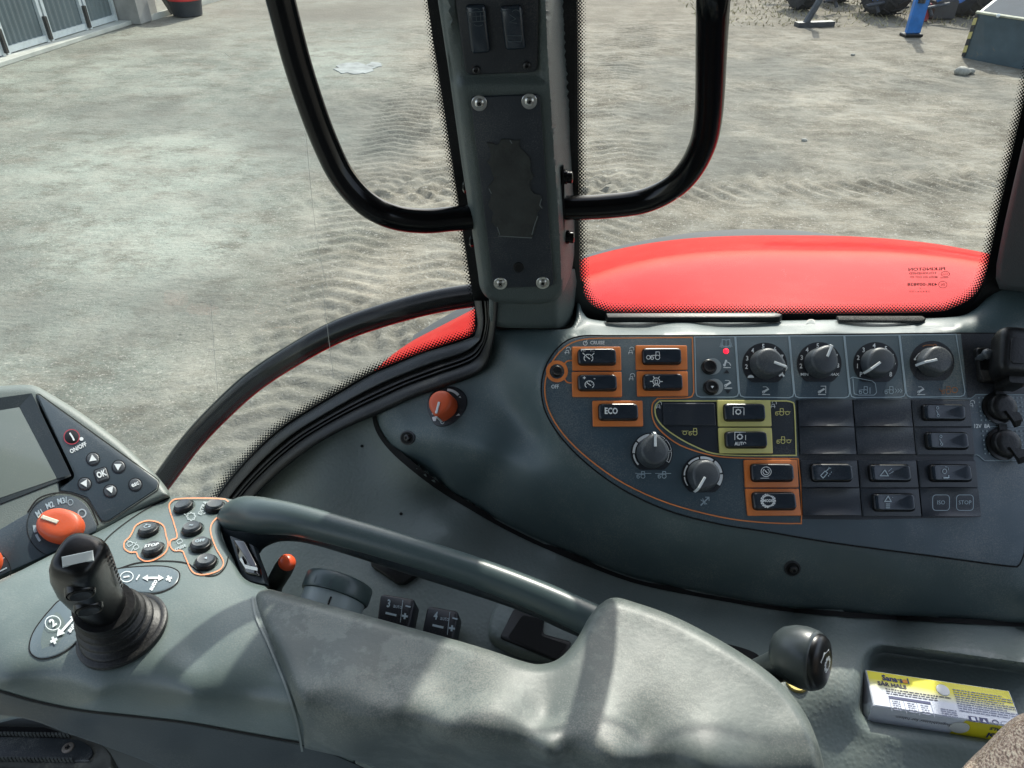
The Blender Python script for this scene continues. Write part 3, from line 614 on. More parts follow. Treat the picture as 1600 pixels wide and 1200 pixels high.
# moulded rubber seals of the door, between glass and trim
ci = [(741, 470), (746, 503), (742, 525, 'c'), (716, 535), (664, 551), (620, 569), (580, 586), (540, 609), (488, 640), (442, 670), (404, 703), (374, 735), (350, 765), (327, 800), (297, 862)]
co = [(770, 470), (769, 505), (762, 540), (745, 570), (690, 592), (640, 610), (592, 632), (550, 651), (512, 671), (478, 692), (444, 718), (415, 744), (390, 770), (366, 802), (336, 864)]
A, B = rs_(np.array(spline(ci, 10)), 150), rs_(np.array(spline(co, 10)), 150)
sea = thing('door_seal', SW.P(600, 600), 'black ribbed rubber door seal curving along the bottom of the front window', 'seal')
def seal(name, s0, s1, bump, m_, n=18):
    vs = []; fs = []
    for i in range(len(A)):
        for k in range(n+1):
            s = s0+(s1-s0)*k/n; u, v = A[i]*(1-s)+B[i]*s; Y = GY-.003-.030*s; d = Y/(CP-SP*(v-600)/1200)
            vs.append(W(u, v, d-bump((s-s0)/(s1-s0))))
    for i in range(len(A)-1):
        for k in range(n): o = i*(n+1)+k; fs.append((o, o+1, o+n+2, o+n+1))
    return mkobj(name, vs, fs, m_, sea, smooth=60)
seal('ribbed_strip', .0, .42, lambda t: .004*math.sin(math.pi*t)**.5, mat('textured_strip', (.024, .028, .030), .38, .2, 30, .5, 500))
seal('groove', .40, .56, lambda t: -.006*math.sin(math.pi*t), M['hole'])
seal('bulb_seal', .54, .80, lambda t: .006*abs(math.sin(2*math.pi*t))**.6+.002, M['rubber'], 28)
seal('edge_lip', .78, 1.30, lambda t: .008*math.sin(math.pi*t)**.6+.002, M['rubber'])

# door frame tube outside the front pane
pth = spline([(150, 900), (205, 815), (255, 750), (300, 690), (345, 642), (395, 597), (455, 557), (525, 519), (600, 492), (680, 471), (760, 458)], 8)
ST = yplane(.692)
b = MB(); b.tube([ST.P(*p) for p in pth], .0122, 20)
tag(b.build('door_frame_tube', M['blackmetal'], base=ST.P(600, 492), smooth=60), 'black curved tube running outside along the bottom of the front window', 'tube')

# ============================================================ PILLAR
pil = thing('cab_pillar', W(820, 500, .68), 'grey plastic clad cab pillar standing between the two side windows', 'pillar')
RE = [(-60, 853), (0, 857), (87, 861), (200, 868), (260, 872), (330, 877), (400, 881), (440, 882), (520, 885)]
def fpil(u, v):
    e = np.interp(v, [a for a, _ in RE], [b for _, b in RE]); t = np.clip((u-e+4)/26, 0, 1); t2 = np.clip((u-e+10)/16, 0, 1)
    Y = .598+.052*t**1.1+.004*t2**2-.00002*(v-200)*0
    l = np.interp(v, [-60, 433], [683, 748]); Y = Y+.014*np.clip(1-(u-l)/13, 0, 1)**2
    # moulded recess round the switch pocket at the top
    iu = (u-778)/69; iv = (v-40)/82; r_ = np.maximum(np.abs(iu), np.abs(iv)); Y = Y+.007*np.clip((1.12-r_)/.16, 0, 1)
    return Y/(CP-SP*(v-600)/1200)
SP_ = Surf(fpil); SPF = yplane(.598)
out = [(676, -60), (684, 0), (701, 110), (722, 260), (736, 350), (747, 428)]+spline([(747, 428), (750, 448), (759, 463), (776, 472), (810, 475), (850, 474), (872, 467), (884, 448), (893, 425)], 4)+[(897, 400), (901, 300), (900, 150), (899, 0), (897, -60)]
ev = [(e_+k, v) for v in range(-50, 440, 6) for e_ in [np.interp(v, [a for a, _ in RE], [b_ for _, b_ in RE])] for k in (-14, -9, -5, -1, 4, 9, 14)]
sheet('cover', out, SP_, M['pillar'], pil, rnd=9, drop=.007, thick=.05, step=7, extra=ev)
base_o = [(764, 455), (764, 490)]+spline([(764, 490), (767, 503), (780, 511), (830, 513), (880, 512), (893, 503), (897, 480)], 4)+[(901, 440), (898, 420), (765, 420)]
SB = Surf(lambda u, v: (.612+.035*np.clip((u-868)/30, 0, 1)**1.3)/(CP-SP*(v-600)/1200))
sheet('foot_cover', base_o, SB, M['pillar'], pil, rnd=9, drop=.006, thick=.05, step=6)
# solid post behind the cover (black frame strip)
b = MB(); b.rings([[W(u, v, y/(CP-SP*(v-600)/1200)) for u, y in ((658+(v+60)*.155, .652), (898, .652), (898, .70), (658+(v+60)*.155, .70))] for v in (-60, 60, 200, 330, 433, 500)]); b.rings([[W(u, v, y/(CP-SP*(v-600)/1200)) for u, y in ((742, .660), (912, .660), (912, .70), (742, .70))] for v in (440, 560)]); b.build('post', M['rubber'], pil)
# switch pocket
SQ = yplane(.604)
pk = quad_rr([(706, -40), (842, -40), (840, 112), (728, 117)], 10, 4)
b = MB(); b.prism(SQ, pk, -.004, .0015, 2, .001); pkt = b.build('switch_pocket', M['dark'], pil)
def pill_rocker(q, sym):
    b = MB(); b.prism(SQ, quad_rr(q, 6, 3), .001, .006, 4, .003); r = b.build('rocker_switch', M['rocker'], pil, smooth=40)
    s = MB(); sym(s); s.build('symbol', M['fainter'], r); return r
def sy1(s):
    for (a, c) in ((0, 0), (0, 1)): pass
    s.ribbon(SQ, [(731, 17), (758, 15), (759, 30), (733, 32)], 1, .0066, True)
    for x in (737, 744, 751): s.ribbon(SQ, [(x, 18), (x+1, 30)], .8, .0066)
    s.ribbon(SQ, [(733, 24), (757, 22)], .8, .0066); s.ribbon(SQ, circ(744, 15, 7, 4, 10, 0, 30, 150), .8, .0066); s.ribbon(SQ, circ(748, 34, 7, 4, 10, 0, 200, 340), .8, .0066)
def sy2(s):
    s.ribbon(SQ, [(784, 14), (791, 14)], 2, .0066); s.ribbon(SQ, circ(806, 20, 7, 7, 12, 0, -20, 150), 1, .0066); s.ribbon(SQ, [(796, 20), (806, 27), (796, 32), (808, 34)], 1, .0066); s.ribbon(SQ, [(792, 53), (815, 53), (814, 62), (794, 62)], 1, .0066, True)
pill_rocker([(727, 6), (758, 5), (767, 80), (737, 83)], sy1); pill_rocker([(781, 8), (815, 6), (822, 75), (790, 77)], sy2)
def screw(parent, S, u, v, r, h, washer=None, m_=None, name='screw'):
    b = MB(); fr = S.frame(u, v, random.uniform(0, 90)); b.lathe(fr, [(r, h-.001), (r, h+.0006), (r*.9, h+.0016), (r*.6, h+.0022), (r*.45, h+.0022), (r*.3, h+.0012)], 24)
    if washer: b.lathe(fr, [(washer, h-.0006), (washer, h+.0004), (washer*.96, h+.0006)], 28)
    o = b.build(name, m_ or M['chrome'], parent)
    b = MB(); o_, ex_, ey_, n_ = fr
    for e1, e2 in ((ex_, ey_), (ey_, ex_)): b.box(o_+n_*(h+.0018)-e1*r*.42-e2*r*.08, e1, e2, n_, r*.84, r*.16, .0007)
    b.build('cross_recess', M['hole'], o); return o
screw(pil, SQ, 744, 109, .003, .0015, None, M['darkscrew']); screw(pil, SQ, 823, 102, .003, .0015, None, M['darkscrew'])
# blanking plate with four screws
SC = yplane(.597)
cp = quad_rr([(735, 151), (843, 147), (865, 446), (771, 449)], 8, 4)
b = MB(); b.prism(SC, cp, -.002, .002, 1.5, .0006); plt = b.build('cover_plate', mat('blanking_plate', (.014, .019, .026), .5, .2, 14, .2, 500, dust=.15), pil)
for u, v in ((749, 160), (827, 157), (782, 441), (848, 440)): screw(pil, SC, u, v, .0036, .0022, .0058)
gp = [(762, 221), (779, 224), (783, 216), (812, 217), (812, 228), (827, 243), (829, 262), (833, 274), (827, 284), (832, 299), (847, 304), (844, 315), (848, 322), (838, 330), (842, 338), (831, 368), (802, 370), (778, 367), (779, 356), (768, 345), (771, 330), (763, 318), (767, 303), (764, 290), (772, 276), (768, 262), (762, 250), (768, 240)]
gp = [(a+random.uniform(-1, 1), c+random.uniform(-1, 1)) for a, c in dense(gp, 5)]
MB().prism(SC, gp, .002, .0034, .8, .0004).build('adhesive_patch', M['glue'], plt)
b = MB(); ch = mat('torn_edge_pale', (.12, .14, .14), .7)
for pts in ([(797, 217), (800, 222)], [(846, 308), (843, 318), (847, 323)], [(840, 335), (834, 352), (831, 364)], [(779, 366), (831, 369)], [(777, 352), (781, 364)], [(764, 292), (768, 300)]): b.ribbon(SC, pts, 1.3, .0036)
b.build('torn_edge', ch, plt)
b = MB(); b.prism(SC, circ(810, 416, 8, 8), .001, .0028, .6, .0003); b.build('grommet', M['rubber'], plt)
b = MB(); b.poly(SC, circ(810, 416, 5.2, 5.2), .0030); b.build('hole', M['hole'], plt)
# ---- grab handles bolted to the pillar
def YP(u, v, Y): return W(u, v, Y/(CP-SP*(v-600)/1200))
hl = thing('grab_handle', YP(740, 338, .62), 'black bent tube grab handle bolted to the left flank of the pillar', 'grab handle', 'grab handles bolted to the pillar')
p = spline([(423, -60), (436, -10), (462, 90), (486, 165), (509, 225), (534, 275), (570, 316), (612, 338), (660, 345), (705, 342), (752, 338)], 8)
MB().tube([YP(u, v, .600+.02*max(0, (u-600)/150)) for u, v in p], .0104, 24).build('tube', M['blackmetal'], hl, smooth=60)
b = MB()
for u, v in ((727, 292), (737, 377)): b.lathe((YP(u+4, v, .63), Vector((0, .3, 1)).normalized(), Vector((0, 1, -.3)).normalized(), Vector((-1, 0, 0))), [(.0052, -.004), (.0052, .003), (.003, .0045)], 6)
b.build('bolt', M['blackmetal'], hl)
hr = thing('grab_handle', YP(885, 325, .625), 'black bent tube grab handle bolted to the right flank of the pillar', 'grab handle', 'grab handles bolted to the pillar')
p = spline([(1116, -60), (1112, 60), (1107, 180), (1093, 238), (1062, 283), (1012, 312), (950, 322), (882, 325)], 8)
MB().tube([YP(u, v, .625-.105*max(0, min(1, (325-v)/330))) for u, v in p], .0104, 24).build('tube', M['blackmetal'], hr, smooth=60)
b = MB(); b.rings([[YP(u, v, y) for u, v in circ(880, 323, 2.2, 66, 20)] for y in (.612, .640)]); b.build('bracket', M['blackmetal'], hr)
for u, v in ((884, 276), (887, 370)):
    b = MB(); o_ = YP(u-4, v, .62); fr = (o_, Vector((0, .3, 1)).normalized(), Vector((0, 1, -.3)).normalized(), Vector((1, 0, -.1)).normalized())
    b.lathe(fr, [(.006, 0), (.006, .003), (.005, .0035), (.005, .007), (.0035, .008)], 16); b.build('bolt', M['blackmetal'], hr)
# rear pillar at the right edge
rp = [(1662, -60), (1636, 60), (1612, 165), (1585, 280), (1569, 350), (1557, 412), (1556, 436), (1562, 452), (1720, 470), (1760, 400), (1760, -60)]
sheet('rear_pillar_trim', rp, Surf(lambda u, v: (.64-.05*np.clip((u-1560)/120, 0, 1))/(CP-SP*(v-600)/1200)), mat('rear_pillar_plastic', (.045, .052, .055), .6, .1, 8, .4, 700), None, base=SW.P(1560, 430), rnd=10, drop=.008, thick=.03)
tag(bpy.data.objects['rear_pillar_trim'], 'dark grey plastic pillar trim at the right edge beside the rear window', 'pillar trim')
# ============================================================ SIDE CONSOLE
def camc(x, y, d): return (800+1200*x/d, 600-1200*y/d, d)
P0 = np.array([400/1200*.68, -70/1200*.68, .68]); PE = np.array([1, .010, .049]); PD = np.array([.167, 4.42, 1.0])
SPL = plane3(camc(*P0), camc(*(P0+PE*.2)), camc(*(P0+PD*.02)))
def dpl(u, v, o=0): return (u, v, SPL.d(u, v)+o)
fs_samples = [dpl(u, v, .0035) for u, v in ((905, 528), (1080, 526), (1300, 524), (1500, 522), (1615, 520), (852, 575), (848, 610), (870, 675), (915, 722), (970, 762), (1040, 795), (1120, 818), (1200, 830), (1300, 848), (1450, 868), (1590, 884), (1000, 620), (1200, 700), (1400, 700), (1590, 700), (1300, 600))]
fs_samples += [fy(900, 508, .618), fy(1000, 503, .635), fy(1100, 502, .640), fy(1215, 500, .640), fy(1350, 499, .640), fy(1500, 494, .642), fy(1560, 452, .655), fy(1620, 440, .66),
               fy(905, 518, .612), fy(1100, 514, .618), fy(1300, 512, .618), fy(1500, 508, .618), fy(1620, 500, .618),
               fy(768, 515, .628), fy(760, 560, .622), fy(700, 596, .618), fy(600, 630, .618), fy(830, 516, .622),
               fy(800, 600, .594), fy(815, 640, .578), fy(760, 620, .600), fy(700, 640, .600), fy(640, 650, .606), fy(600, 660, .61), fy(640, 690, .585),
               (690, 680, .738), (760, 705, .722), (830, 738, .703), (900, 772, .688), (980, 805, .676), (1060, 832, .668), (850, 680, .703),
               (645, 724, .772), (700, 765, .766), (775, 810, .756), (850, 847, .740), (930, 880, .727), (1000, 905, .715), (1100, 926, .705), (1240, 950, .697), (1400, 962, .692), (1610, 972, .690), (1200, 895, .676), (1400, 915, .672), (1600, 930, .670), (1050, 868, .684), (900, 812, .706), (760, 750, .744)]
SF0 = tps(fs_samples)
PO = [(905, 527), (876, 541), (855, 570), (847, 604), (853, 642), (877, 682), (917, 723), (972, 763), (1042, 796), (1120, 817), (1200, 830), (1300, 847), (1450, 867), (1580, 884), (1593, 880, 'c'), (1599, 865, 'c'), (1604, 760, 'c'), (1618, 523, 'c'), (1500, 522, 'c'), (1085, 526, 'c'), (960, 526)]
po = spline(PO, 6, True); po = [tuple(p) for p in resample(po, 9)]
POA = np.array([tuple(p) for p in dense(po, 12)])
def ffas(u, v):
    P = np.stack([u, v], 1); i = inside(P, POA); e = edist(P, POA); t = np.where(i, 1, np.clip(1-e/14, 0, 1)); t = t*t*(3-2*t)
    return SF0.f(u, v)*(1-t)+(SPL.f(u, v)+.0035)*t
SF = Surf(ffas)
FO = [(766, 514, 'c'), (768, 535), (752, 566), (720, 584), (660, 606), (600, 631, 'c'), (590, 645), (594, 668), (612, 694), (645, 724), (700, 765), (775, 810), (850, 847), (930, 880), (1000, 905), (1100, 926), (1240, 950), (1400, 962), (1620, 974, 'c'), (1620, 700, 'c'), (1620, 438, 'c'), (1566, 450), (1545, 462), (1522, 484), (1490, 495), (1400, 498), (1215, 501), (1000, 503), (930, 500), (912, 490), (905, 470), (901, 468), (899, 500), (885, 514), (830, 514, 'c')]
con = thing('side_console', W(1200, 700, .70), 'grey moulded side console with rows of rocker switches and dials beneath the windows', 'console')
fas = sheet('fascia', spline(FO, 6, True), SF, M['fascia'], con, rnd=9, drop=.006, thick=.03, step=8)
# lower trim and shelf
def pl_(u, v, o): return (u, v, SPL.d(u, v)+o)
TS = [fy(600, 632, .628), fy(340, 800, .628), fy(390, 772, .630), fy(450, 722, .630), fy(512, 680, .630), (590, 700, .790), (640, 760, .768), (500, 760, .80), (420, 820, .815), (300, 950, .80), (300, 1150, .74), (560, 830, .775), (700, 830, .742), (850, 900, .722), (700, 900, .726), (640, 950, .712), (500, 930, .735), (800, 1000, .682), (700, 1100, .665), (1000, 1000, .668), (900, 1100, .64), (700, 775, .771), (775, 820, .761), (850, 856, .745), (930, 890, .732), (1000, 914, .720), (1100, 935, .710), (1240, 958, .702), (1400, 970, .697), (1600, 980, .695), (1250, 1000, .664), (1100, 1000, .664), (1450, 1000, .660), (1600, 1012, .655), (1600, 1030, .630), (1450, 1025, .636), (1300, 1040, .632),
      fz(1200, 1100, .562), fz(1320, 1100, .562), fz(1330, 1150, .582), fz(1450, 1175, .588), fz(1600, 1185, .590), fz(1350, 1190, .590), fz(1200, 1200, .588), fz(1600, 1215, .60), fz(1450, 1215, .60),
      pl_(700, 700, .04), pl_(900, 800, .035), pl_(1100, 860, .03), pl_(1300, 900, .03), pl_(1600, 930, .03)]
ST0 = tps(TS)
tray = np.array(rrect(1502, 1090, 326, 136, 36, -8, 6))
def ftrim(u, v):
    P = np.stack([u, v], 1); i = inside(P, tray); e = edist(P, tray); t = np.where(i, np.clip(e/17, 0, 1), 0); t = t*t*(3-2*t)
    lip = np.where(i, 1-t, np.clip(1-e/14, 0, 1)**2)*.003
    i2 = 1/(SP+CP*(v-600)/1200)
    floor = .592*i2
    d0 = ST0.f(u, v)+lip
    fi = inside(P, FOA); fe = edist(P, FOA); d0 = np.where(fi, np.maximum(d0, SF0.f(u, v)+.004+.010*np.clip(fe/12, 0, 1)), d0)
    q = ((u-633)/40)**2+((v-905)/26)**2
    return d0*(1-t)+np.maximum(floor, d0)*t
FOA = np.array([tuple(p) for p in dense(spline(FO, 6, True), 14)])
STR = Surf(ftrim)
TO = [(601, 633, 'c'), (550, 652), (512, 672), (478, 693), (444, 719), (415, 745), (388, 772), (362, 806), (330, 866), (290, 960), (260, 1220, 'c'), (900, 1222), (1630, 1222, 'c'), (1630, 1100), (1630, 930, 'c'), (1300, 915), (1100, 880), (900, 825), (760, 760), (680, 710), (640, 670, 'c')]
ex_t = []
TR_ = [tuple(p) for p in resample([tuple(p) for p in tray], 6)]
for k in (-9, -6, -3, 0, 3, 6, 9, 12, 15, 18): ex_t += inset(TR_, k)
trim = sheet('lower_trim', spline(TO, 5, True), STR, M['trim'], con, rnd=7, drop=.004, thick=.03, step=9, extra=ex_t)
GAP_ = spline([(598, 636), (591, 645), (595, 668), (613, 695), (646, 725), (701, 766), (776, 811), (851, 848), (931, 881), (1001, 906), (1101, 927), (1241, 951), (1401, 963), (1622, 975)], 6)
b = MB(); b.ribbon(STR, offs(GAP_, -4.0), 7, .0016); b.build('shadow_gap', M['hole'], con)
b = MB()
for u, v in ((566, 697), (627, 803)): b.poly(STR, circ(u, v, 2.6, 2.4, 12), .0006)
b.build('small_hole', M['hole'], con)
# fascia screws in their wells
for u, v, r in ((637, 684, 12), (1238, 888, 13)):
    b = MB(); S_ = SF; b.prism(S_, circ(u, v, r, r*.95, 24), -.002, .0008, 1.5, .0005); wll = b.build('screw_well', M['dark'], con)
    b = MB(); b.poly(S_, circ(u, v, r*.78, r*.74, 24), .0011); b.build('hole', M['hole'], wll)
    screw(con, S_, u+1, v, .0035, .0015, None, M['darkscrew'])
# vents and small things on the ledge
LED = SF
b = MB(); b.prism(LED, [(945, 497), (1210, 496), (1222, 499), (1218, 503), (1205, 504), (948, 504)], 0, .006, 1, .001); b.build('ledge_slot', M['rubber'], con)
b = MB(); b.prism(LED, [(1306, 497), (1440, 497), (1446, 501), (1440, 505), (1310, 504)], 0, .003, 1, .001); lb = b.build('foam_strip', mat('crumbling_foam', (.05, .05, .045), .9, .9, 900, .8, 500, detail=2), con)
b = MB(); b.ribbon(LED, circ(1267, 505, 6, 3.4, 16, 0, 0, 180), 1.6, .0015); b.build('clip', M['rubber'], con)

# ---- control plate
plate = MB().prism(SPL, po, -.004, .0008, 1.2, .0006).build('control_plate', M['plate'], con)
b = MB(); b.ribbon(SPL, inset(po, -1.2), 2.6, .0002, True); b.build('plate_gap', M['hole'], con)
def film(name, out, m_, h=.0011, parent=plate): return MB().poly(SPL, out, h).build(name, m_, parent)
def lines(name, ls, m_, h=.0015, parent=plate):
    b = MB()
    for pts, wd, cl_ in ls: b.ribbon(SPL, pts, wd, h, cl_)
    return b.build(name, m_, parent)
yel = spline([(1243, 712, 'c'), (1130, 711), (1085, 698), (1045, 675), (1026, 655), (1023, 636), (1030, 627, 'c'), (1228, 627, 'c'), (1236, 629), (1240, 636), (1242, 680)], 4, True)
film('yellow_ring_field', yel, M['module'])
lines('yellow_line', [(yel, 2.0, True)], M['yline'], .0017)
orl = spline([(1081, 528, 'c'), (975, 529), (912, 531), (880, 545), (859, 573), (851, 605), (857, 641), (880, 679), (920, 718), (975, 756), (1045, 787), (1125, 808), (1185, 816), (1243, 818), (1251, 812), (1250, 760), (1246, 717, 'c'), (1160, 716), (1112, 712), (1062, 696), (1030, 672), (1019, 652), (1019, 632), (1027, 623, 'c'), (1073, 622), (1082, 616), (1083, 600)], 4, True)
lines('orange_line', [(orl, 1.9, True)], M['gold'] if 0 else M['oline'], .0016)
tops = [(1084, 527), (1148, 526.5), (1232, 525.5), (1318, 525), (1404, 524), (1493, 523)]; bots = [(1086, 621), (1154, 621), (1240, 622), (1327, 622), (1414, 621), (1507, 620)]
for i in range(5):
    a, c, d, e = tops[i], tops[i+1], bots[i+1], bots[i]
    q = [(a[0]+.8, a[1]), (c[0]-.8, c[1]), (d[0]-.8, d[1]-7), (d[0]-2.5, d[1]-2), (d[0]-8, d[1]), (e[0]+8, e[1]), (e[0]+2.5, e[1]-2), (e[0]+.8, e[1]-7)]
    lines('section_outline', [(q, 1.5, True)], M['line'], .0015)
# dark ground behind the blank modules
def colx(c, v): a, b_ = ((1244, 1252), (1330, 1345), (1421, 1438), (1513, 1531))[c]; return a+(b_-a)*(v-625)/183
film('module_field', [(1242, 625), (1513, 624), (1520, 711), (1520, 718), (1531, 808), (1340, 812), (1252, 811), (1248, 712)], M['dark'], .0012)

def module(c, v0, v1, name='blank_module'):
    q = [(colx(c, v0)+1, v0+.8), (colx(c+1, v0)-1, v0+.8), (colx(c+1, v1)-1, v1-.8), (colx(c, v1)+1, v1-.8)]
    if name != 'blank_module': return q
    # blank cap, slightly hollowed along its length with raised lip at top and bottom
    b = MB(); n = 12; rs = []
    for k in range(n+1):
        t = k/n; rowp = []
        for j in range(n+1):
            s = j/n; u = (q[0][0]*(1-s)+q[1][0]*s)*(1-t)+(q[3][0]*(1-s)+q[2][0]*s)*t; v = (q[0][1]*(1-s)+q[1][1]*s)*(1-t)+(q[3][1]*(1-s)+q[2][1]*s)*t
            rowp.append(SPL.P(u, v, .0014+.0036*(1-(2*s-1)**2)*abs(2*t-1)**2.2+.0012))
        rs.append(rowp)
    b.rings(rs, False, False, False)
    e = [SPL.P(u, v, .0012) for u, v in q]; tp = [rs[0][0], rs[0][-1], rs[-1][-1], rs[-1][0]]
    b.add(rs[0]+[SPL.P(q[0][0]*(1-j/n)+q[1][0]*j/n, q[0][1], .001) for j in range(n+1)], [(j, j+1, n+2+j, n+1+j) for j in range(n)])
    b.add(rs[-1]+[SPL.P(q[3][0]*(1-j/n)+q[2][0]*j/n, q[3][1], .001) for j in range(n+1)], [(j, j+1, n+2+j, n+1+j) for j in range(n)])
    return b.build('blank_module', M['module'], con, smooth=30)
def rocker(bez, bmat, btn, sym=None, tilt=1, parent=con):
    b = MB(); b.prism(SPL, quad_rr(bez, 1.5, 2), .0008, .0030, 1.2, .0005); bz = b.build('rocker_switch', bmat, parent, smooth=30)
    b = MB(); b.prism(SPL, quad_rr(btn, 7, 5), .0025, .0066, 2.6, .0026); b.build('rocker_frame', M['black'], bz)
    cx, cy = sum(p[0] for p in btn)/4, sum(p[1] for p in btn)/4; hw = (btn[1][0]-btn[0][0])/2
    q = quad_rr([(cx+(x-cx)*.93, cy+(y-cy)*.82) for x, y in btn], 5, 5)
    def h(x): s = (x-cx)/hw; return .0066+.0022*abs(s)**1.2+tilt*.0009*s
    b = MB(); rs = [[SPL.P(x, y, .0045) for x, y in q], [SPL.P(x, y, h(x)-.0007) for x, y in q]]
    for k in (.965, .90, .7, .5, .3, .1): rs.append([SPL.P(cx+(x-cx)*k, cy+(y-cy)*k, h(cx+(x-cx)*k)-(0 if k < .96 else .0002)) for x, y in q])
    b.rings(rs, False, True); b.build('rocker', M['rocker'], bz, smooth=40)
    if sym: sym(bz, cx, cy, hw, h)
    return bz
class Lift:       # picture-space drawing on the tilted rocker face
    def __init__(s, h): s.h = h
    def P(s, u, v, h=0): return SPL.P(u, v, s.h(u)+.0008)
def gear(b, S, cx, cy, r, n=8, wd=1, **k):
    pts = []
    for i in range(n):
        for a, rr in ((-.30, .75), (-.2, 1), (.2, 1), (.3, .75)):
            t = 2*math.pi*(i+a)/n; pts.append((cx+r*rr*math.cos(t), cy+r*rr*.92*math.sin(t)))
    b.ribbon(S, pts, wd, k.get('h', .0016), True)
def tractor(b, S, x, y, s, h=.0016, wd=1.0, flip=False, blade=None):
    f = -1 if flip else 1; X = lambda a: x+f*a*s; Y = lambda c: y+c*s
    b.ribbon(S, circ(X(4), Y(2), 4.2*s, 4*s, 14), wd, h, True); b.ribbon(S, circ(X(-6), Y(3.5), 2.6*s, 2.4*s, 12), wd, h, True)
    b.ribbon(S, [(X(1), Y(-2)), (X(1), Y(-8)), (X(7), Y(-8)), (X(8), Y(-1))], wd, h); b.ribbon(S, [(X(1), Y(-2)), (X(-8), Y(-1)), (X(-9), Y(2))], wd, h)
def keyicon(b, S, x, y, s=1, h=.0016):
    b.ribbon(S, circ(x+2*s, y-3*s, 4*s, 4*s, 10, 0, -30, 180), 1.0*s, h); b.ribbon(S, [(x-4*s, y+6*s), (x-2*s, y-1*s), (x+2*s, y-1*s), (x+3*s, y+6*s)], .9*s, h); b.ribbon(S, [(x-5*s, y+3*s), (x+4*s, y+3*s)], .9*s, h)
def sym(fn, m_='white'):
    def f(bz, cx, cy, hw, h):
        b = MB(); S = Lift(h); fn(b, S, cx, cy); b.build('symbol', M[m_], bz)
    return f
def box4(x0, y0, x1, y1, s=0): return [(x0, y0), (x1, y0-.0), (x1+s, y1), (x0+s, y1)]
def speedo(b, S, x, y, r=7):
    b.ribbon(S, circ(x, y, r, r*.85, 16, 0, -50, 230), 1.0, 0); b.ribbon(S, [(x+2.5, y+1.5), (x-4, y-3)], 1.3, 0)
    for a in (10, 50, 90, 130, 170): b.ribbon(S, [(x+r*.7*math.cos(R(a)), y-r*.6*math.sin(R(a))), (x+r*.95*math.cos(R(a)), y-r*.8*math.sin(R(a)))], .8, 0)
def s_cr1(b, S, x, y): speedo(b, S, x-14, y+3, 7); b.text(S, x-22, y-9, 'M1', 4.5); b.text(S, x-7, y-9, 'M2', 4.5); b.ribbon(S, [(x-23, y-5), (x-20, y-2)], 1.2); b.ribbon(S, [(x-5, y-5), (x-8, y-2)], 1.2)
def s_cr2(b, S, x, y): speedo(b, S, x-13, y+4, 7); b.text(S, x-21, y-6, '+', 6, bold=.03); b.text(S, x-5, y-6, '-', 6, bold=.03)
def s_tr(b, S, x, y): tractor(b, S, x-11, y+1, .85); b.ribbon(S, circ(x-22, y+3, 3, 3, 10), .9, 0, True)
def s_diff(b, S, x, y):
    b.ribbon(S, circ(x-11, y, 5.5, 5.5, 14), 1, 0, True)
    for a in (0, 60, 120, 180, 240, 300): b.ribbon(S, [(x-11+6*math.cos(R(a)), y+6*math.sin(R(a))), (x-11+10*math.cos(R(a)), y+9*math.sin(R(a)))], 1.2)
    b.ribbon(S, [(x-13, y-2), (x-9, y-2), (x-9, y+3), (x-13, y+3)], .9, 0, True)
def s_eco(b, S, x, y): b.text(S, x-12, y-.5, 'ECO', 9.5, 0, .78, bold=.03)
def s_pto(auto):
    def f(b, S, x, y):
        yy = y-4 if auto else y
        gear(b, S, x-11, yy, 4.4, 8, 1.0); b.ribbon(S, [(x-19, yy+5), (x-19, yy-7), (x-2, yy-7), (x-2, yy+5)], 1.0)
        if auto: b.text(S, x-10, y+7, 'AUTO', 5.6, 0, .85, bold=.02)
    return f
def s_sw(b, S, x, y):
    b.ribbon(S, circ(x-13, y-6, 2, 2, 8), .8, 0, True); b.ribbon(S, circ(x-12, y+6, 2, 2, 8), .8, 0, True); b.ribbon(S, [(x-12, y+4), (x-15, y-2)], .9)
def s_wheel(b, S, x, y):
    b.ribbon(S, circ(x-11, y-1, 8, 7.5, 20), 1, 0, True); b.ribbon(S, circ(x-11, y-1, 5, 4.6, 14, 0, 120, 420), 1, 0); b.ribbon(S, [(x-13, y-3), (x-9, y+1)], 1.4); b.ribbon(S, [(x-20, y+9), (x-2, y+9)], .7)
def s_mode(b, S, x, y): gear(b, S, x-11, y, 11.5, 16, 1.3); b.text(S, x-11, y, 'MODE', 4.2, 0, .95, bold=.03)
def s_cyl(b, S, x, y):
    b.ribbon(S, [(x-19, y+5), (x-12, y-2), (x-8, y+1), (x-15, y+9)], 1.2, 0, True); b.ribbon(S, [(x-10, y-2), (x-5, y-7)], 1.4); b.ribbon(S, circ(x-4, y-8, 1.8, 1.8, 8), 1, 0, True)
    for k in range(3): b.ribbon(S, [(x-7+k*2.2, y+6-k*2.8), (x-5.8+k*2.2, y+4.8-k*2.8)], 1.2)
def s_tri(b, S, x, y): b.ribbon(S, [(x-19, y+5), (x-11, y-4), (x-5, y+5)], 1.4, 0, True); b.ribbon(S, [(x-5, y-2), (x+1, y-7)], .8); b.ribbon(S, [(x-4, y+2), (x+3, y-2)], .8)
def s_tri2(b, S, x, y):
    b.ribbon(S, [(x-18, y-1), (x-12, y-9), (x-7, y-1)], 1.4, 0, True); b.ribbon(S, [(x-5, y-7), (x-1, y-10)], .8)
    for k in range(3): b.ribbon(S, [(x-16, y+3+k*3), (x-9, y+3+k*3)], 1.0)
def s_seat(b, S, x, y): b.ribbon(S, circ(x-13, y-2, 3.5, 3.5, 12), .8, 0, True); b.ribbon(S, [(x-15, y+8), (x-6, y+8), (x-6, y+4)], 2.0); b.ribbon(S, [(x-12, y-9), (x-7, y-9), (x-6, y-4)], .8)
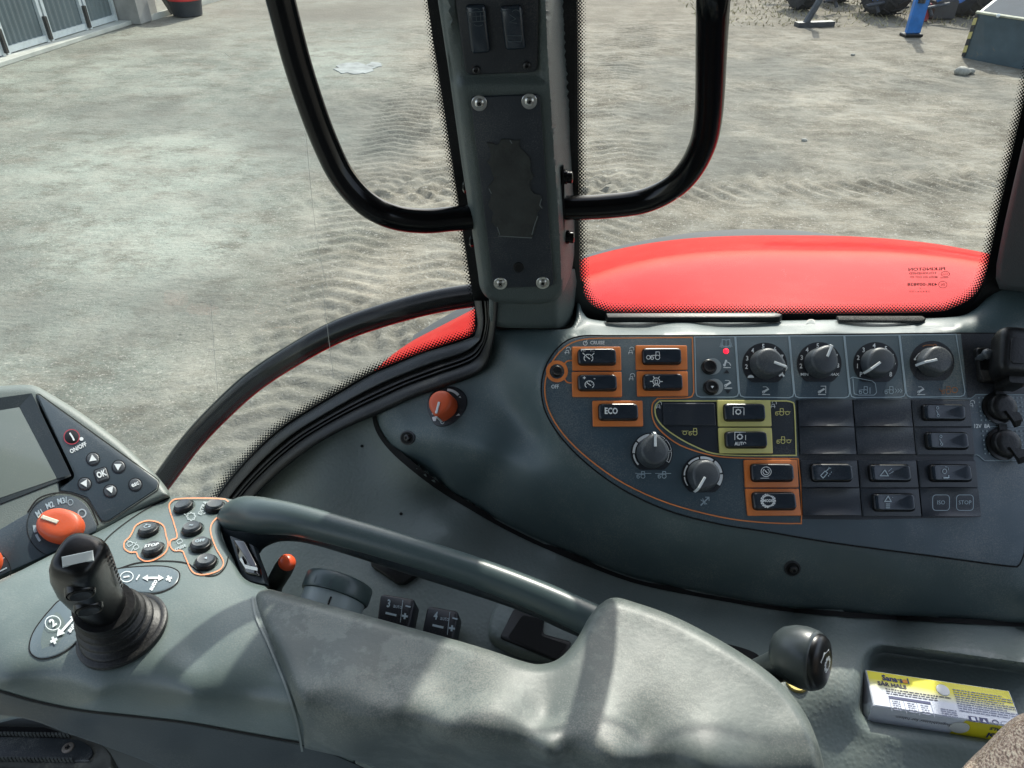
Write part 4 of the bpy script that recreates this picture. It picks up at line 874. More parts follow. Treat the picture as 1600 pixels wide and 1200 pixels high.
rocker(box4(893, 543, 969, 580, 1), M['orange'], box4(901, 547, 961, 573, 1), sym(s_cr1))
rocker(box4(893, 582, 970, 621, 1), M['orange'], box4(901, 587, 962, 613, 1), sym(s_cr2))
rocker(box4(992, 541, 1072, 579, 1), M['orange'], box4(1001, 546, 1062, 572, 1), sym(s_tr))
rocker(box4(994, 581, 1073, 620, 1), M['orange'], box4(1002, 586, 1064, 612, 1), sym(s_diff))
rocker(box4(925, 627, 1003, 667, 1), M['orange'], box4(933, 632, 995, 659, 1), sym(s_eco))
rocker(box4(1119, 626, 1202, 667, 2), M['yellow'], box4(1127, 632, 1191, 660, 2), sym(s_pto(False)))
rocker(box4(1121, 669, 1204, 709, 2), M['yellow'], box4(1129, 675, 1194, 702, 2), sym(s_pto(True)))
rocker(box4(1161, 719, 1244, 762, 2), M['orange'], box4(1169, 725, 1235, 754, 2), sym(s_wheel))
rocker(box4(1163, 764, 1246, 806, 4), M['orange'], box4(1171, 769, 1238, 798, 3), sym(s_mode))
rocker(module(2, 625, 668, 's'), M['module'], box4(1435, 633, 1502, 659, 2), sym(s_sw, 'line'), -1)
rocker(module(2, 668, 712, 's'), M['module'], box4(1440, 676, 1506, 704, 3), sym(s_sw, 'line'), -1)
rocker(module(0, 719, 763, 's'), M['module'], box4(1262, 725, 1325, 754, 3), sym(s_cyl, 'line'))
rocker(module(1, 719, 763, 's'), M['module'], box4(1352, 726, 1417, 754, 3), sym(s_tri, 'line'), -1)
rocker(module(2, 719, 763, 's'), M['module'], box4(1446, 726, 1511, 754, 3), sym(s_seat, 'line'), -1)
rocker(module(1, 763, 808, 's'), M['module'], box4(1358, 771, 1423, 800, 3), sym(s_tri2, 'line'), -1)
for c, v0, v1 in ((0, 625, 668), (0, 668, 711), (1, 625, 668), (1, 668, 711), (0, 763, 806), (2, 763, 808)): mo = module(c, v0, v1)
b = MB()
for x, t_ in ((1465, 'ISO'), (1502, 'STOP')): b.ribbon(SPL, rrect(x, 786, 26, 24, 5), .9, .0052, True); b.text(SPL, x, 786, t_, 6.4, 0, .95, h=.0052)
b.build('symbol', M['line'], mo)
# blank field modules in the yellow ring
b = MB(); b.prism(SPL, quad_rr([(1034, 630), (1116, 630), (1118, 666), (1036, 666)], 3, 2), .001, .0026, 2, .0012); b.build('blank_module', M['module'], con, smooth=20)
# printed marks
b = MB()
b.text(SPL, 933, 536.5, 'CRUISE', 5.6, 0, .9, h=.0016, bold=.02); b.ribbon(SPL, circ(914, 537, 3.2, 3.2, 12), 1, .0016, True); b.ribbon(SPL, [(914, 537), (917, 532)], 1, .0016)
b.text(SPL, 867, 605, 'OFF', 6.2, 0, .78, h=.0016, bold=.02)
for x, y in ((886, 549), (985, 549), (986, 590), (1028, 634), (1207, 633), (1516, 632)): keyicon(b, SPL, x, y, .85)
def arm_icon(b, x, y, kind=0):
    b.ribbon(SPL, [(x-6, y+6), (x+6, y+6)], 1.2, .0016); b.ribbon(SPL, [(x-4, y+2), (x+4, y-3)] if kind != 1 else [(x-4, y+3), (x-1, y-6)], 3, .0016); b.ribbon(SPL, circ(x-4, y+2, 1.8, 1.8, 8), 1, .0016, True)
    if kind == 0: b.ribbon(SPL, [(x-5, y-6), (x, y-6), (x+3, y-4)], .9, .0016)
    if kind == 1: b.ribbon(SPL, [(x, y-3), (x+4, y-1), (x+6, y+3)], 1.1, .0016)
    if kind == 2: b.ribbon(SPL, [(x-2, y-7), (x+6, y-7), (x+6, y+4)], 1, .0016)
arm_icon(b, 1135, 569, 1); arm_icon(b, 1137, 601, 0); arm_icon(b, 1196, 611, 0); arm_icon(b, 1283, 611, 2); arm_icon(b, 1438, 611, 0)
b.build('lettering', M['white'], plate)
b = MB(); tractor(b, SPL, 1348, 611, .8); b.ribbon(SPL, [(1358, 606), (1358, 616)], 1.2, .0016); tractor(b, SPL, 1388, 611, .8)
for k in range(3): b.ribbon(SPL, [(1397+k*4, 608), (1400+k*4, 611), (1397+k*4, 614)], .9, .0016)
for x in (1001, 1034):
    tractor(b, SPL, x, 743, .75)
b.ribbon(SPL, [(992, 740), (1017, 740)], .8, .0016); b.ribbon(SPL, [(1023, 740), (1048, 740)], .8, .0016)
b.ribbon(SPL, [(1094, 790), (1106, 778)], 2, .0016); b.ribbon(SPL, [(1101, 777), (1107, 777), (1107, 783)], 1.2, .0016); b.ribbon(SPL, [(1094, 781), (1104, 788)], 1.2, .0016); b.ribbon(SPL, [(1097, 779), (1101, 789)], 1.2, .0016)
b.ribbon(SPL, [(1327, 592), (1331, 590), (1361, 596), (1366, 600), (1368, 614), (1364, 618), (1340, 618), (1333, 616), (1331, 592)], 1, .0020)
# book icon
for s in (-1, 1): b.ribbon(SPL, [(1133.5, 532), (1133.5+s*6, 531), (1133.5+s*6, 541), (1133.5, 542)], 1.1, .0016, True)
b.ribbon(SPL, [(1124, 543), (1126, 534), (1126, 543), (1141, 543), (1141, 534), (1143, 543)], .9, .0016)
b.build('lettering', M['line'], plate)
b = MB(); tractor(b, SPL, 1477, 611, .8); b.ribbon(SPL, circ(1490, 610, 4.4, 4.2, 14), 1.3, .0016, True); b.ribbon(SPL, [(1466, 608), (1470, 613)], 1, .0016); b.build('lettering', M['gold'], plate)
b = MB()
for x, y in ((1217, 645), (1219, 689)): tractor(b, SPL, x, y, .75, .0020); b.ribbon(SPL, circ(x+12, y+1, 3, 2.6, 10), .9, .0020, True); b.ribbon(SPL, [(x+7, y-1), (x+17, y-1)], .8, .0020)
tractor(b, SPL, 1082, 676, .75, .0020); b.ribbon(SPL, circ(1069, 677, 3, 2.6, 10), .9, .0020, True); b.ribbon(SPL, [(1064, 674), (1075, 674)], .8, .0020)
b.build('lettering', M['yline'], plate)
b = MB(); b.poly(SPL, [(1131, 580), (1139, 580), (1135, 575)], .0016) if 0 else None
b.poly(SPL, [(1130, 584), (1139, 584), (1134.5, 578)], .0016); b.poly(SPL, [(1132, 610), (1141, 610), (1136.5, 616)], .0016); b.build('lettering', M['dark'], plate)
# round OFF button with its orange collar and arms
b = MB(); b.ribbon(SPL, circ(870, 581, 14.3, 14.3, 36), 5.5, .0018, True); b.ribbon(SPL, spline([(881, 570), (886, 565), (894, 564)], 4), 2, .0018); b.ribbon(SPL, spline([(881, 592), (886, 598), (894, 599)], 4), 2, .0018); b.build('orange_collar', M['orange'], plate)
def pushb(parent, S, u, v, r, hh=.006, m1='rubber', m2='knob', inner=.74, dx=0, txt=None, ts=5, rot=0, name='push_button', tm='white', xs=.9, fn=None):
    fr = S.frame(u, v); b = MB(); b.lathe(fr, [(r, -.001), (r, hh*.45), (r*.96, hh*.6), (r*.88, hh*.66)], 36); o = b.build(name, M[m1], parent, smooth=50)
    b = MB(); b.lathe(fr, [(r*.86, hh*.62), (r*.83, hh*.85), (r*inner, hh), (r*inner*.93, hh*.98), (r*inner*.5, hh*.94), (.0001, hh*.93)], 36); b.build('button_cap', M[m2], o, smooth=50)
    if txt or fn:
        F = Flat2(fr, u, v, S, hh*1.02+.0002); b = MB()
        if txt: b.text(F, 0, 0, txt, ts, rot, xs, bold=.03)
        if fn: fn(b, F)
        b.build('symbol', M[tm], o)
    return o
class Flat2:
    """drawing patch of a raised face, in picture pixels about its middle"""
    def __init__(s, fr, u, v, S, h): s.o, s.ex, s.ey, s.n = fr; s.h = h; s.k = S.d(u, v)/1200; s.c = (u, v)
    def P(s, u, v, h=0): return s.o+s.ex*u*s.k-s.ey*v*s.k+s.n*s.h
pushb(con, SPL, 870, 581, .0052, .004, 'black', 'rubber')
for u, v in ((1108, 573), (1111, 605)):
    b = MB(); b.poly(SPL, circ(u+4.5, v, 14, 13, 28), .0012); b.build('grey_crescent', mat('crescent_grey', (.24, .28, .29), .5), plate)
    pushb(con, SPL, u-1, v+1, .0070, .005, 'black', 'rubber', fn=(lambda b, F: b.poly(F, [(-2, -1), (3, -1), (0, 3)])) if v > 590 else None)
b = MB(); b.lathe(SPL.frame(1134, 549), [(.0026, 0), (.0024, .0014), (.0012, .002), (.0001, .0021)], 20); b.build('indicator_lamp', M['led'], con)
# ---- dials
def dial(u, v, ang, nums=None, off=0, rp=35, extra=None, m_='knob', wide=False, kr=.0130):
    out = [(u+x, v+min(y, rp*.80)) for x, y in circ(0, 0, rp, rp*.97, 40)]
    b = MB(); b.poly(SPL, [p for i, p in enumerate(out)], .0013); dp = b.build('dial', M['dark'], con)
    b = MB()
    if nums:
        for k, t_ in enumerate(nums):
            a = (217, 188, 161, 131, 95, 57, 23, -6, -37)[k]
            if t_: b.text(SPL, u+29*math.cos(R(a)), v-28*math.sin(R(a)), t_, 7.2 if len(t_) == 1 else 4.2, 0, .9 if len(t_) == 1 else 1.2, h=.0017, bold=.02)
            if k not in (0, 8): b.poly(SPL, circ(u+22.5*math.cos(R(a)), v-21.5*math.sin(R(a)), .7, .7, 6), .0017)
    if extra: extra(b, u, v)
    if b.v: b.build('scale', M['white'], dp)
    fr = SPL.frame(u, v); a0 = R(ang)
    def shp(a, h):
        d = (a-a0+math.pi) % (2*math.pi)-math.pi; k = .36 if wide else .27
        return 1+k*math.exp(-(d/.5)**2)*min(1, h/.007)
    b = MB(); b.lathe(fr, [(kr*1.06, .0012), (kr*1.06, .003), (kr, .005), (kr*.97, .010), (kr*.94, .0122), (kr*.88, .0138), (kr*.7, .0145), (.0001, .0147)], 48, shp); kb = b.build('knob', M[m_], dp, smooth=50)
    o, ex_, ey_, n_ = fr; dr = ex_*math.cos(a0)+ey_*math.sin(a0); sd_ = n_.cross(dr); ln = kr*(1.27 if not wide else 1.36)
    b = MB(); b.box(o+n_*.0143+dr*kr*.28-sd_*.0011, dr, sd_, n_, ln*.90-kr*.28, .0022, .0012, .0003)
    b.rings([[o+dr*(ln*.90*q1+.0002)+n_*z+sd_*s*.0011 for q1, z, s in ((.99, .0155, -1), (.99, .0155, 1), (1.0, .0139, 1), (1.0, .0139, -1))], [o+dr*(ln*1.045)+n_*z+sd_*s*.0011 for z, s in ((.0112, -1), (.0112, 1), (.010, 1), (.010, -1))], [o+dr*(ln*1.08)+n_*z+sd_*s*.0011 for z, s in ((.006, -1), (.006, 1), (.006, 1), (.006, -1))]])
    b.build('pointer', M['white'], kb, smooth=20); return dp
def hare(b, u, v): b.ribbon(SPL, [(u+22, v+18), (u+27, v+15), (u+30, v+19)], 2.6, .0017); b.ribbon(SPL, [(u+28, v+15), (u+27, v+11)], 1.2, .0017); b.poly(SPL, circ(u-22, v+21, 5, 4.5, 12, 0, 0, 180), .0017)
dial(1194, 570, -22, [None, '2', '3', '4', '5', '6', '7', '8', None], extra=hare)
dial(1279, 569, 62, ['MIN', '2', '3', '4', '5', '6', '7', '8', 'MAX'])
dial(1367, 569, 214, ['P', '1', '2', '3', '4', '5', '6', '7', '8'])
def curve_marks(b, u, v): b.ribbon(SPL, [(u-27, v-6), (u-22, v-13), (u-16, v-17)], 1.2, .0017); b.poly(SPL, circ(u-27, v-5, 1.8, 1.8, 8), .0017)
d4 = dial(1455, 567, 192, None, extra=curve_marks, wide=True)
b = MB(); b.ribbon(SPL, spline([(1440, 542), (1446, 540), (1456, 540)], 4), 1.2, .0018); b.ribbon(SPL, circ(1459, 541, 2.5, 2.2, 10), 1, .0018, True); b.build('scale', M['gold'], d4)
def segs(lst):
    def f(b, u, v):
        for a0, a1, fill in lst:
            if fill: b.ribbon(SPL, circ(u, v, 28.5, 27.5, 8, 0, a0, a1), 5*fill, .0017)
            else: b.ribbon(SPL, circ(u, v, 30.5, 29.5, 8, 0, a0, a1)+circ(u, v, 26.5, 25.5, 8, 0, a0, a1)[::-1], .7, .0017, True)
    return f
dial(1018, 708, 88, None, rp=33, extra=segs([(185, 222, .5), (145, 181, .8), (98, 140, 1), (50, 82, 0), (8, 44, 0), (-30, 3, 0), (88, 92, 1.4)]), kr=.0128)
dial(1097, 743, 237, None, rp=33, extra=segs([(185, 215, .3), (146, 180, .45), (102, 140, .6), (56, 97, .8), (8, 50, 1), (-32, 3, 1.2)]), kr=.0128)
# ---- sockets at the right end
b = MB()
for z0, z1 in (((1524, 618), (1620, 662)), ((1530, 670), (1620, 718))):
    for i in range(14):
        for j in range(6):
            u = z0[0]+4+i*6.6+j*.8; v = z0[1]+4+j*7
            if u < z1[0] and not any((u-a)**2+(v-c)**2 < 23**2 for a, c in ((1562, 638), (1567, 693))): b.poly(SPL, rrect(u, v, 2.6, 2.4, .5, 0, 1), .0014)
b.build('dot_field', M['bracket'], plate)
lines('socket_outline', [(spline([(1510, 624), (1517, 622), (1523, 617, 'c'), (1620, 617)], 4), 1.3, False), ([(1545, 667), (1620, 667)], 1.1, False), (spline([(1520, 711, 'c'), (1527, 712), (1537, 720, 'c'), (1620, 720)], 4), 1.3, False), ([(1424, 621), (1510, 624)], 1.0, False)], M['bracket'])
b = MB(); b.text(SPL, 1530, 667, '12V  8A', 6.2, 0, .9, h=.0035, bold=.02); b.build('lettering', M['white'], plate)
for u, v in ((1561, 638), (1567, 694)):
    fr = SPL.frame(u, v); b = MB(); b.lathe(fr, [(.0125, 0), (.0125, .004), (.0122, .007), (.011, .0085), (.006, .009), (.0001, .009)], 32); cpo = b.build('socket_cap', M['rubber'], con, smooth=50)
    o, ex_, ey_, n_ = fr; b = MB(); b.rings([[o+n_*.0085+(ex_*x+ey_*y)+n_*z for x, y, z in pts] for pts in ([(-.002, -.004, 0), (.010, -.006, 0), (.010, -.006, .003), (-.002, -.004, .003)], [(.004, -.014, -.001), (.012, -.012, -.001), (.012, -.012, .003), (.004, -.014, .003)], [(.008, -.0185, -.004), (.0115, -.0175, -.004), (.0115, -.0175, -.001), (.008, -.0185, -.001)])]); b.build('pull_tab', M['rubber'], cpo)
    b = MB(); b.rings([[o+ex_*x+ey_*y+n_*z for x, z in ((-.0035, .001), (.0035, .001), (.0035, .004), (-.0035, .004))] for y in (.010, .0175)]); b.build('hinge_strap', M['rubber'], cpo)
    b = MB(); fr2 = (o, ex_, ey_, n_)
    b.lathe((o-ex_*.002, ex_, ey_, n_), [(.0145, .0008), (.0145, .002), (.013, .0025)], 32); b.build('socket_ring', M['black'], cpo)
# plug in its rubber boot, top right
so_ = plane3(dpl(1540, 520), dpl(1600, 520), dpl(1560, 600))
b = MB(); b.poly(SPL, [(1500, 522), (1617, 522), (1610, 616), (1524, 616), (1516, 621), (1511, 621)], .0012); b.build('dark_field', M['dark'], plate)
b = MB(); b.prism(SPL, quad_rr([(1519, 545), (1590, 545), (1592, 599), (1526, 599)], 6, 3), .0012, .006, 2, .002); b.build('socket_base', M['rubber'], con)
b = MB(); b.prism(SPL, quad_rr([(1524, 580), (1572, 584), (1586, 597), (1530, 597)], 3, 2), .006, .0068, .6, .0004); b.build('dusty_pocket', mat('dusty_black', (.035, .032, .028), .8, .6, 60, .5, 300), con)
def prow(cu, cv, w_, h_, z, r=12): return [SPL.P(u, v, z) for u, v in rrect(cu, cv, w_, h_, r, -4, 5)]
boot = [prow(1560, 570, 50, 62, .010), prow(1558, 566, 58, 70, .016), prow(1556, 562, 58, 72, .024), prow(1553, 562, 54, 70, .031), prow(1551, 562, 46, 62, .035), prow(1550, 562, 34, 48, .0362, 8)]
b = MB(); b.rings(boot); bt = b.build('socket_cover', M['rubber'], con, smooth=60)
b = MB(); b.rings([prow(1551, 564, 30, 40, .0355, 6), prow(1551, 564, 28, 38, .0372, 6), prow(1551, 564, 22, 32, .0374, 5)]); b.build('raised_pad', M['rubber'], bt)
b = MB(); b.rings([prow(1562, 603, 34, 22, .008, 5), prow(1561, 602, 32, 20, .020, 5), prow(1560, 600, 26, 16, .026, 5)]); b.build('latch_tongue', M['rubber'], bt)
b = MB()
b.tube([SPL.P(1526, 562, .002), SPL.P(1526, 560, .012)], .0032, 12); b.lathe((SPL.P(1526, 560, .012),)+SPL.frame(1526, 560)[1:], [(.0032, 0), (.0048, .002), (.0048, .005), (.003, .007), (.0001, .0074)], 16); b.build('toggle', M['knob'], con, smooth=50)

# ---- blend / temperature knob on the fascia
b = MB(); f2 = SF
b.prism(SF, spline([(668, 640), (672, 617), (690, 606), (712, 605), (728, 618), (729, 636), (718, 653), (700, 665), (680, 664)], 5, True), -.001, .0012, 1.5, .0008); dk = b.build('dial', M['dark'], con)
b = MB(); b.ribbon(SF, circ(699, 632, 23, 23, 10, 0, 38, 88), 4, .0017); b.ribbon(SF, circ(699, 632, 23.5, 23, 12, 0, -18, 32), 2.6, .0017); b.poly(SF, [(709, 652), (716, 645), (720, 650)], .0017)
for k in range(3): b.ribbon(SF, [(675+k*.5, 637+k*5), (681+k*.5, 637+k*5)], 3, .0017)
b.poly(SF, [(676, 653), (684, 651), (682, 659), (678, 659)], .0017); b.ribbon(SF, circ(692, 660, 2.8, 3.5, 10), .8, .0017, True); b.build('scale', M['white'], dk)
fr = SF.frame(698, 638); a0 = R(262)
def shp(a, h): d = (a-a0+math.pi) % (2*math.pi)-math.pi; return 1+.22*math.exp(-(d/.5)**2)
b = MB(); b.lathe(fr, [(.0125, .001), (.0122, .006), (.0118, .018), (.0108, .0205), (.008, .0215), (.0001, .0218)], 40, shp); kb = b.build('knob', M['orangeknob'], dk, smooth=50)
o, ex_, ey_, n_ = fr; dr = ex_*math.cos(a0)+ey_*math.sin(a0); s2 = n_.cross(dr)
b = MB(); b.box(o+n_*.0214+dr*.001-s2*.001, dr, s2, n_, .0115, .0022, .0012, .0003); b.box(o+n_*.003+dr*.0146-s2*.001, n_, s2, dr, .0165, .0022, .0010, .0002); b.build('pointer', M['white'], kb)
# ============================================================ ARMREST
AS = [fz(50, 1000, .465), fz(150, 1000, .463), fz(300, 1020, .462), fz(430, 1050, .464), fz(100, 930, .465), fz(300, 930, .460), fz(400, 960, .460), fz(0, 930, .468), fz(-30, 1000, .47),
      fz(200, 860, .470), fz(300, 850, .468), fz(300, 790, .478), fz(370, 790, .480), fz(270, 776, .485), fz(150, 845, .475), fz(400, 905, .466), fz(350, 850, .470), fz(100, 870, .475),
      fz(0, 1045, .470), fz(150, 1068, .470), fz(300, 1088, .470), fz(460, 1105, .470)]
def fyz(u, v, Y): return fy(u, v, Y)
AS += [(0, 1075, .535), (150, 1095, .529), (300, 1115, .527), (460, 1135, .524), (0, 1110, .560), (150, 1130, .560), (300, 1160, .562), (460, 1170, .556), (300, 1200, .585), (560, 1210, .575), (100, 1160, .580)]
SA = tps(AS)
arm = thing('armrest', W(500, 1050, .53), 'grey tractor armrest with worn pad, function buttons and a curved grab rail', 'armrest')
AO = [(-40, 1118), (-40, 930, 'c'), (0, 908, 'c'), (90, 862), (165, 825), (215, 797), (252, 780), (275, 775), (300, 777), (340, 777), (372, 782, 'c'), (360, 800), (346, 822), (348, 842), (362, 868), (374, 894), (388, 908), (414, 916, 'c'), (440, 940), (520, 1000, 'c'), (560, 1216, 'c'), (285, 1216, 'c'), (230, 1190), (150, 1160), (100, 1143), (40, 1122)]
ringpx = []
body = sheet('body', spline(AO, 6, True), SA, M['armtop'], arm, rnd=8, drop=.005, thick=.05, step=8)
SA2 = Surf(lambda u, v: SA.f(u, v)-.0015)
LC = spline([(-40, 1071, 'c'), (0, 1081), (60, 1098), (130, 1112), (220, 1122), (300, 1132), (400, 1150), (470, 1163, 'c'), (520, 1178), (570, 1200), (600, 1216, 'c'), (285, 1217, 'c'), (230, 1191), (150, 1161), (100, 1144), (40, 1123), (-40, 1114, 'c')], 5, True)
sheet('side_shade_sheet', LC, SA2, M['armdark'], arm, rnd=3, drop=.002, thick=.02, step=9)  # same plastic as the body; the side's shade is put into this darker colour
# seam between the top shell and the darkened side sheet
def grv(b, S, pts, wd, h=.0004): return b.ribbon(S, spline(pts, 6), wd, h)
b = MB(); grv(b, SA, [(-30, 1068), (0, 1079), (60, 1096), (130, 1110), (220, 1120), (300, 1130), (400, 1148), (470, 1160)], 3.0); 
grv(b, SA, [(262, 779), (225, 798), (190, 822), (167, 842), (156, 860)], 1.6)
grv(b, SA, [(186, 889), (215, 880), (255, 877), (290, 880), (306, 890), (322, 900), (340, 898), (352, 886), (357, 870)], 2.0)
b.build('seam', M['hole'], arm)
# two label plates round the joystick
L2 = spline([(47, 1008), (55, 985), (78, 955), (98, 938), (122, 950), (128, 990), (112, 1010), (90, 1024), (65, 1029), (50, 1022)], 6, True)
L1 = spline([(150, 900), (185, 890), (230, 886), (262, 887), (279, 895), (277, 910), (262, 921), (240, 927), (205, 925), (170, 918)], 6, True)
mlb = mat('label_blue_grey', (.10, .135, .150), .35, .1, 12, dust=.2)
for L in (L2, L1):
    b = MB(); b.ribbon(SA, L, 3.5, .0005, True); b.build('label_gap', M['hole'], arm)
    lp = MB().prism(SA, L, -.001, .0009, 2, .0005).build('label_plate', mlb, arm)
    b = MB()
    if L is L2:
        b.ribbon(SA, circ(84, 975, 12, 11, 24), 1.3, .0014, True); b.text(SA, 84, 975, '2', 12, 35, 1, h=.0014, bold=.04); b.text(SA, 86, 1003, '+', 14, 25, h=.0014, bold=.06)
        b.ribbon(SA, [(95, 991), (118, 965)], 4, .0014); b.poly(SA, [(90, 996), (92, 983), (103, 991)], .0014); b.poly(SA, [(122, 961), (120, 973), (110, 966)], .0014); b.text(SA, 114, 981, 'auto', 8, 52, .95, h=.0014, bold=.04)
    else:
        b.ribbon(SA, circ(199, 903, 10, 8, 24, 10), 1.2, .0014, True); b.text(SA, 199, 903, '1', 9, 100, 1, h=.0014, bold=.04); b.ribbon(SA, [(214, 908), (219, 900)], 2.2, .0014)
        b.ribbon(SA, [(230, 905), (251, 905)], 3.6, .0014); b.poly(SA, [(223, 905), (232, 900), (232, 910)], .0014); b.poly(SA, [(257, 905), (248, 900), (248, 910)], .0014); b.text(SA, 265, 907, '+', 12, 20, h=.0014, bold=.06); b.text(SA, 240, 916, 'auto', 7.5, 60, .95, h=.0014, bold=.04)
    b.build('lettering', M['white'], lp)
# function buttons with orange outlines
b = MB()
o1 = spline([(207, 833), (213, 822), (228, 815), (244, 816), (256, 823), (260, 838), (263, 852), (258, 865), (243, 875), (228, 878), (217, 872), (213, 864), (204, 864), (195, 858), (195, 848), (202, 841)], 5, True)
o2 = spline([(265, 795), (268, 785), (282, 780), (340, 780), (355, 783), (358, 793), (352, 803), (338, 811), (330, 822), (330, 836), (338, 858), (349, 878), (345, 890), (330, 897), (313, 899), (300, 893), (290, 872), (285, 862), (272, 861), (266, 853), (268, 845), (277, 840), (272, 818)], 5, True)
b.ribbon(SA, o1, 1.9, .0008, True); b.ribbon(SA, o2, 1.9, .0008, True); b.build('orange_outline', mat('orange_outline_print', (.75, .27, .12), .5), arm)
def rot_i(b, F): b.ribbon(F, circ(0, 0, 5, 4, 10, 0, 30, 300), 1, 0); b.text(F, 4, 4, '"', 7, bold=.05); b.poly(F, [(-6, -6), (-2, -6), (-4, -3)])
for u, v, txt, fn in ((288, 792, None, None), (336, 792, None, None), (301, 827, None, lambda b, F: b.text(F, 0, 0, '~', 7, bold=.05)), (314, 852, 'OFF', None), (322, 879, None, lambda b, F: b.poly(F, [(-2, 0), (3, 3), (2, -3)])), (233, 829, None, rot_i), (240, 859, 'STOP', None)):
    b = MB(); b.lathe(SA.frame(u, v+1), [(.0094, -.001), (.0094, .0012), (.0090, .0018), (.0084, .001)], 32); b.build('button_collar', mat('x', (0, 0, 0)) if 0 else M['armtop'], arm, smooth=50)
    pushb(arm, SA, u, v+3, .0083, .0062, 'rubber', 'knob', txt=txt, ts=7 if txt == 'OFF' else 7.5, rot=14, fn=fn, tm='white' if txt == 'STOP' else 'line', xs=.85)
b = MB(); gear(b, SA, 299, 808, 7, 8, 1.1, h=.0008); b.text(SA, 317, 795, 'EXTRA', 6, 65, .9, h=.0008, bold=.02); b.text(SA, 282, 856, 'cruise', 6.5, 25, .85, h=.0008, bold=.02)
for x, y in ((203, 851), (213, 856), (281, 847)): b.ribbon(SA, rrect(x, y, 8, 6, 1.5, 30), 1, .0008, True)
b.ribbon(SA, [(199, 846), (212, 850)], 1, .0008); b.ribbon(SA, [(318, 804), (322, 802)], 1.2, .0008); b.ribbon(SA, [(288, 804), (291, 806)], 1.2, .0008); b.ribbon(SA, [(205, 863), (214, 848)], 1, .0008)
b.build('lettering', mat('pale_print', (.35, .40, .40), .5), arm)

# pad
PS = [fz(410, 935, .456), fz(500, 980, .452), fz(600, 985, .450), (740, 1020, fz(740, 1020, .449)[2]), fz(850, 1050, .449), fz(900, 1010, .447), fz(960, 945, .444), fz(1050, 975, .444), fz(700, 1090, .449), fz(600, 1080, .450), fz(480, 1050, .452), fz(850, 1120, .449), fz(1000, 1080, .445), fz(1150, 1040, .446), fz(1230, 1100, .448), fz(1150, 1150, .447), fz(1000, 1150, .449), fz(1270, 1180, .452), fz(880, 1178, .450), fz(470, 1100, .455), fz(1100, 1205, .450), fz(700, 1150, .452), fz(600, 1125, .453), fz(760, 1162, .452), fz(860, 1188, .452), fz(960, 1205, .453), fz(1000, 1190, .452),
      (474, 1140, .524), (480, 1165, .533), (545, 1168, .508), (600, 1192, .540), (700, 1180, .512), (700, 1212, .545), (850, 1218, .520), (980, 1236, .500), (430, 1000, fz(430, 1000, .453)[2])]
SPD = tps(PS)
PDO = [(398, 938), (402, 926), (414, 921), (440, 925), (560, 958), (740, 1008), (820, 1034), (850, 1037), (876, 1027), (900, 1000), (920, 965), (938, 944), (958, 934), (985, 939), (1060, 966), (1150, 1015), (1215, 1062), (1255, 1110), (1278, 1160), (1292, 1216, 'c'), (640, 1222, 'c'), (560, 1190), (476, 1169, 'c'), (467, 1120), (450, 1070), (425, 1010), (404, 965)]
pad = sheet('pad', spline(PDO, 6, True), SPD, M['pad'], arm, rnd=17, drop=.013, thick=.06, step=9)
b = MB(); b.ribbon(SA, spline([(394, 934), (401, 966), (422, 1012), (447, 1072), (463, 1122), (473, 1172)], 6), 3.4, .0012); b.build('seam', mat('pale_edge', (.20, .23, .22), .5), arm)
# grab rail: oval section swept along its length
rp_ = [(352, 812, .672, .0090), (366, 806, .656, .0140), (384, 803, .644, .0160), (410, 806, .631, .0164), (460, 812, .618, .0138), (540, 832, .607, .0125), (640, 861, .597, .0122), (740, 893, .588, .0122), (830, 927, .579, .0126), (900, 958, .571, .0132), (955, 985, .563, .014)]
pc_ = spline([(a, b_) for a, b_, c, d in rp_], 6); m_ = len(rp_)
ds = [np.interp(i/6, range(m_), [c for a, b_, c, d in rp_]) for i in range(len(pc_))]; rs_r = [d for a, b_, c, d in rp_]
b = MB(); b.tube([W(*p, d) for p, d in zip(pc_, ds)], lambda t: (lambda r: (r*.94, r*.86))(float(np.interp(t*(m_-1), range(m_), rs_r))), 28, flat=Vector((0, .35, 1))); b.build('grab_rail', M['rail'], arm, smooth=70)
# inner flange under the rail and the left opening wall
fl_s = tps([(350, 815, .655), (380, 850, .650), (400, 870, .655), (420, 860, .650), (520, 865, .635), (640, 905, .622), (800, 955, .60), (900, 1000, .59), (430, 880, .66), (405, 905, .65)])
fo = spline([(345, 815), (352, 800), (400, 800), (520, 830), (640, 868), (800, 920), (905, 965), (915, 1000, 'c'), (880, 985), (800, 950), (640, 898), (540, 866), (480, 849), (440, 846), (415, 855), (405, 866, 'c'), (420, 905), (424, 925, 'c'), (380, 905), (362, 870), (348, 840)], 4, True)
sheet('rail_flange', fo, fl_s, M['armdark'], arm, rnd=5, drop=.003, thick=.02, step=8)
# glossy black rocker in the wall of the opening
sw = plane3((368, 848, .628), (395, 848, .622), (385, 900, .606))
b = MB(); b.prism(sw, quad_rr([(358, 836), (396, 852), (414, 913), (380, 906)], 4, 3), -.006, .0, 1, .0005); b.build('switch_bezel', M['armdark'], arm, smooth=30)
b = MB(); q = quad_rr([(368, 845), (388, 847), (407, 885), (410, 903), (388, 899), (378, 880)], 4, 3); b.prism(sw, q, .0, .005, 3, .0025); rk = b.build('gloss_switch', mat('piano_black', (.004, .004, .005), .04, coat=1), arm, smooth=60)
b = MB(); b.poly(sw, [(384, 874), (389, 886), (409, 891), (409, 896), (390, 892), (381, 878)], .0058); b.build('pale_edge', mat('pale_grey_plastic', (.45, .5, .5), .2), rk)
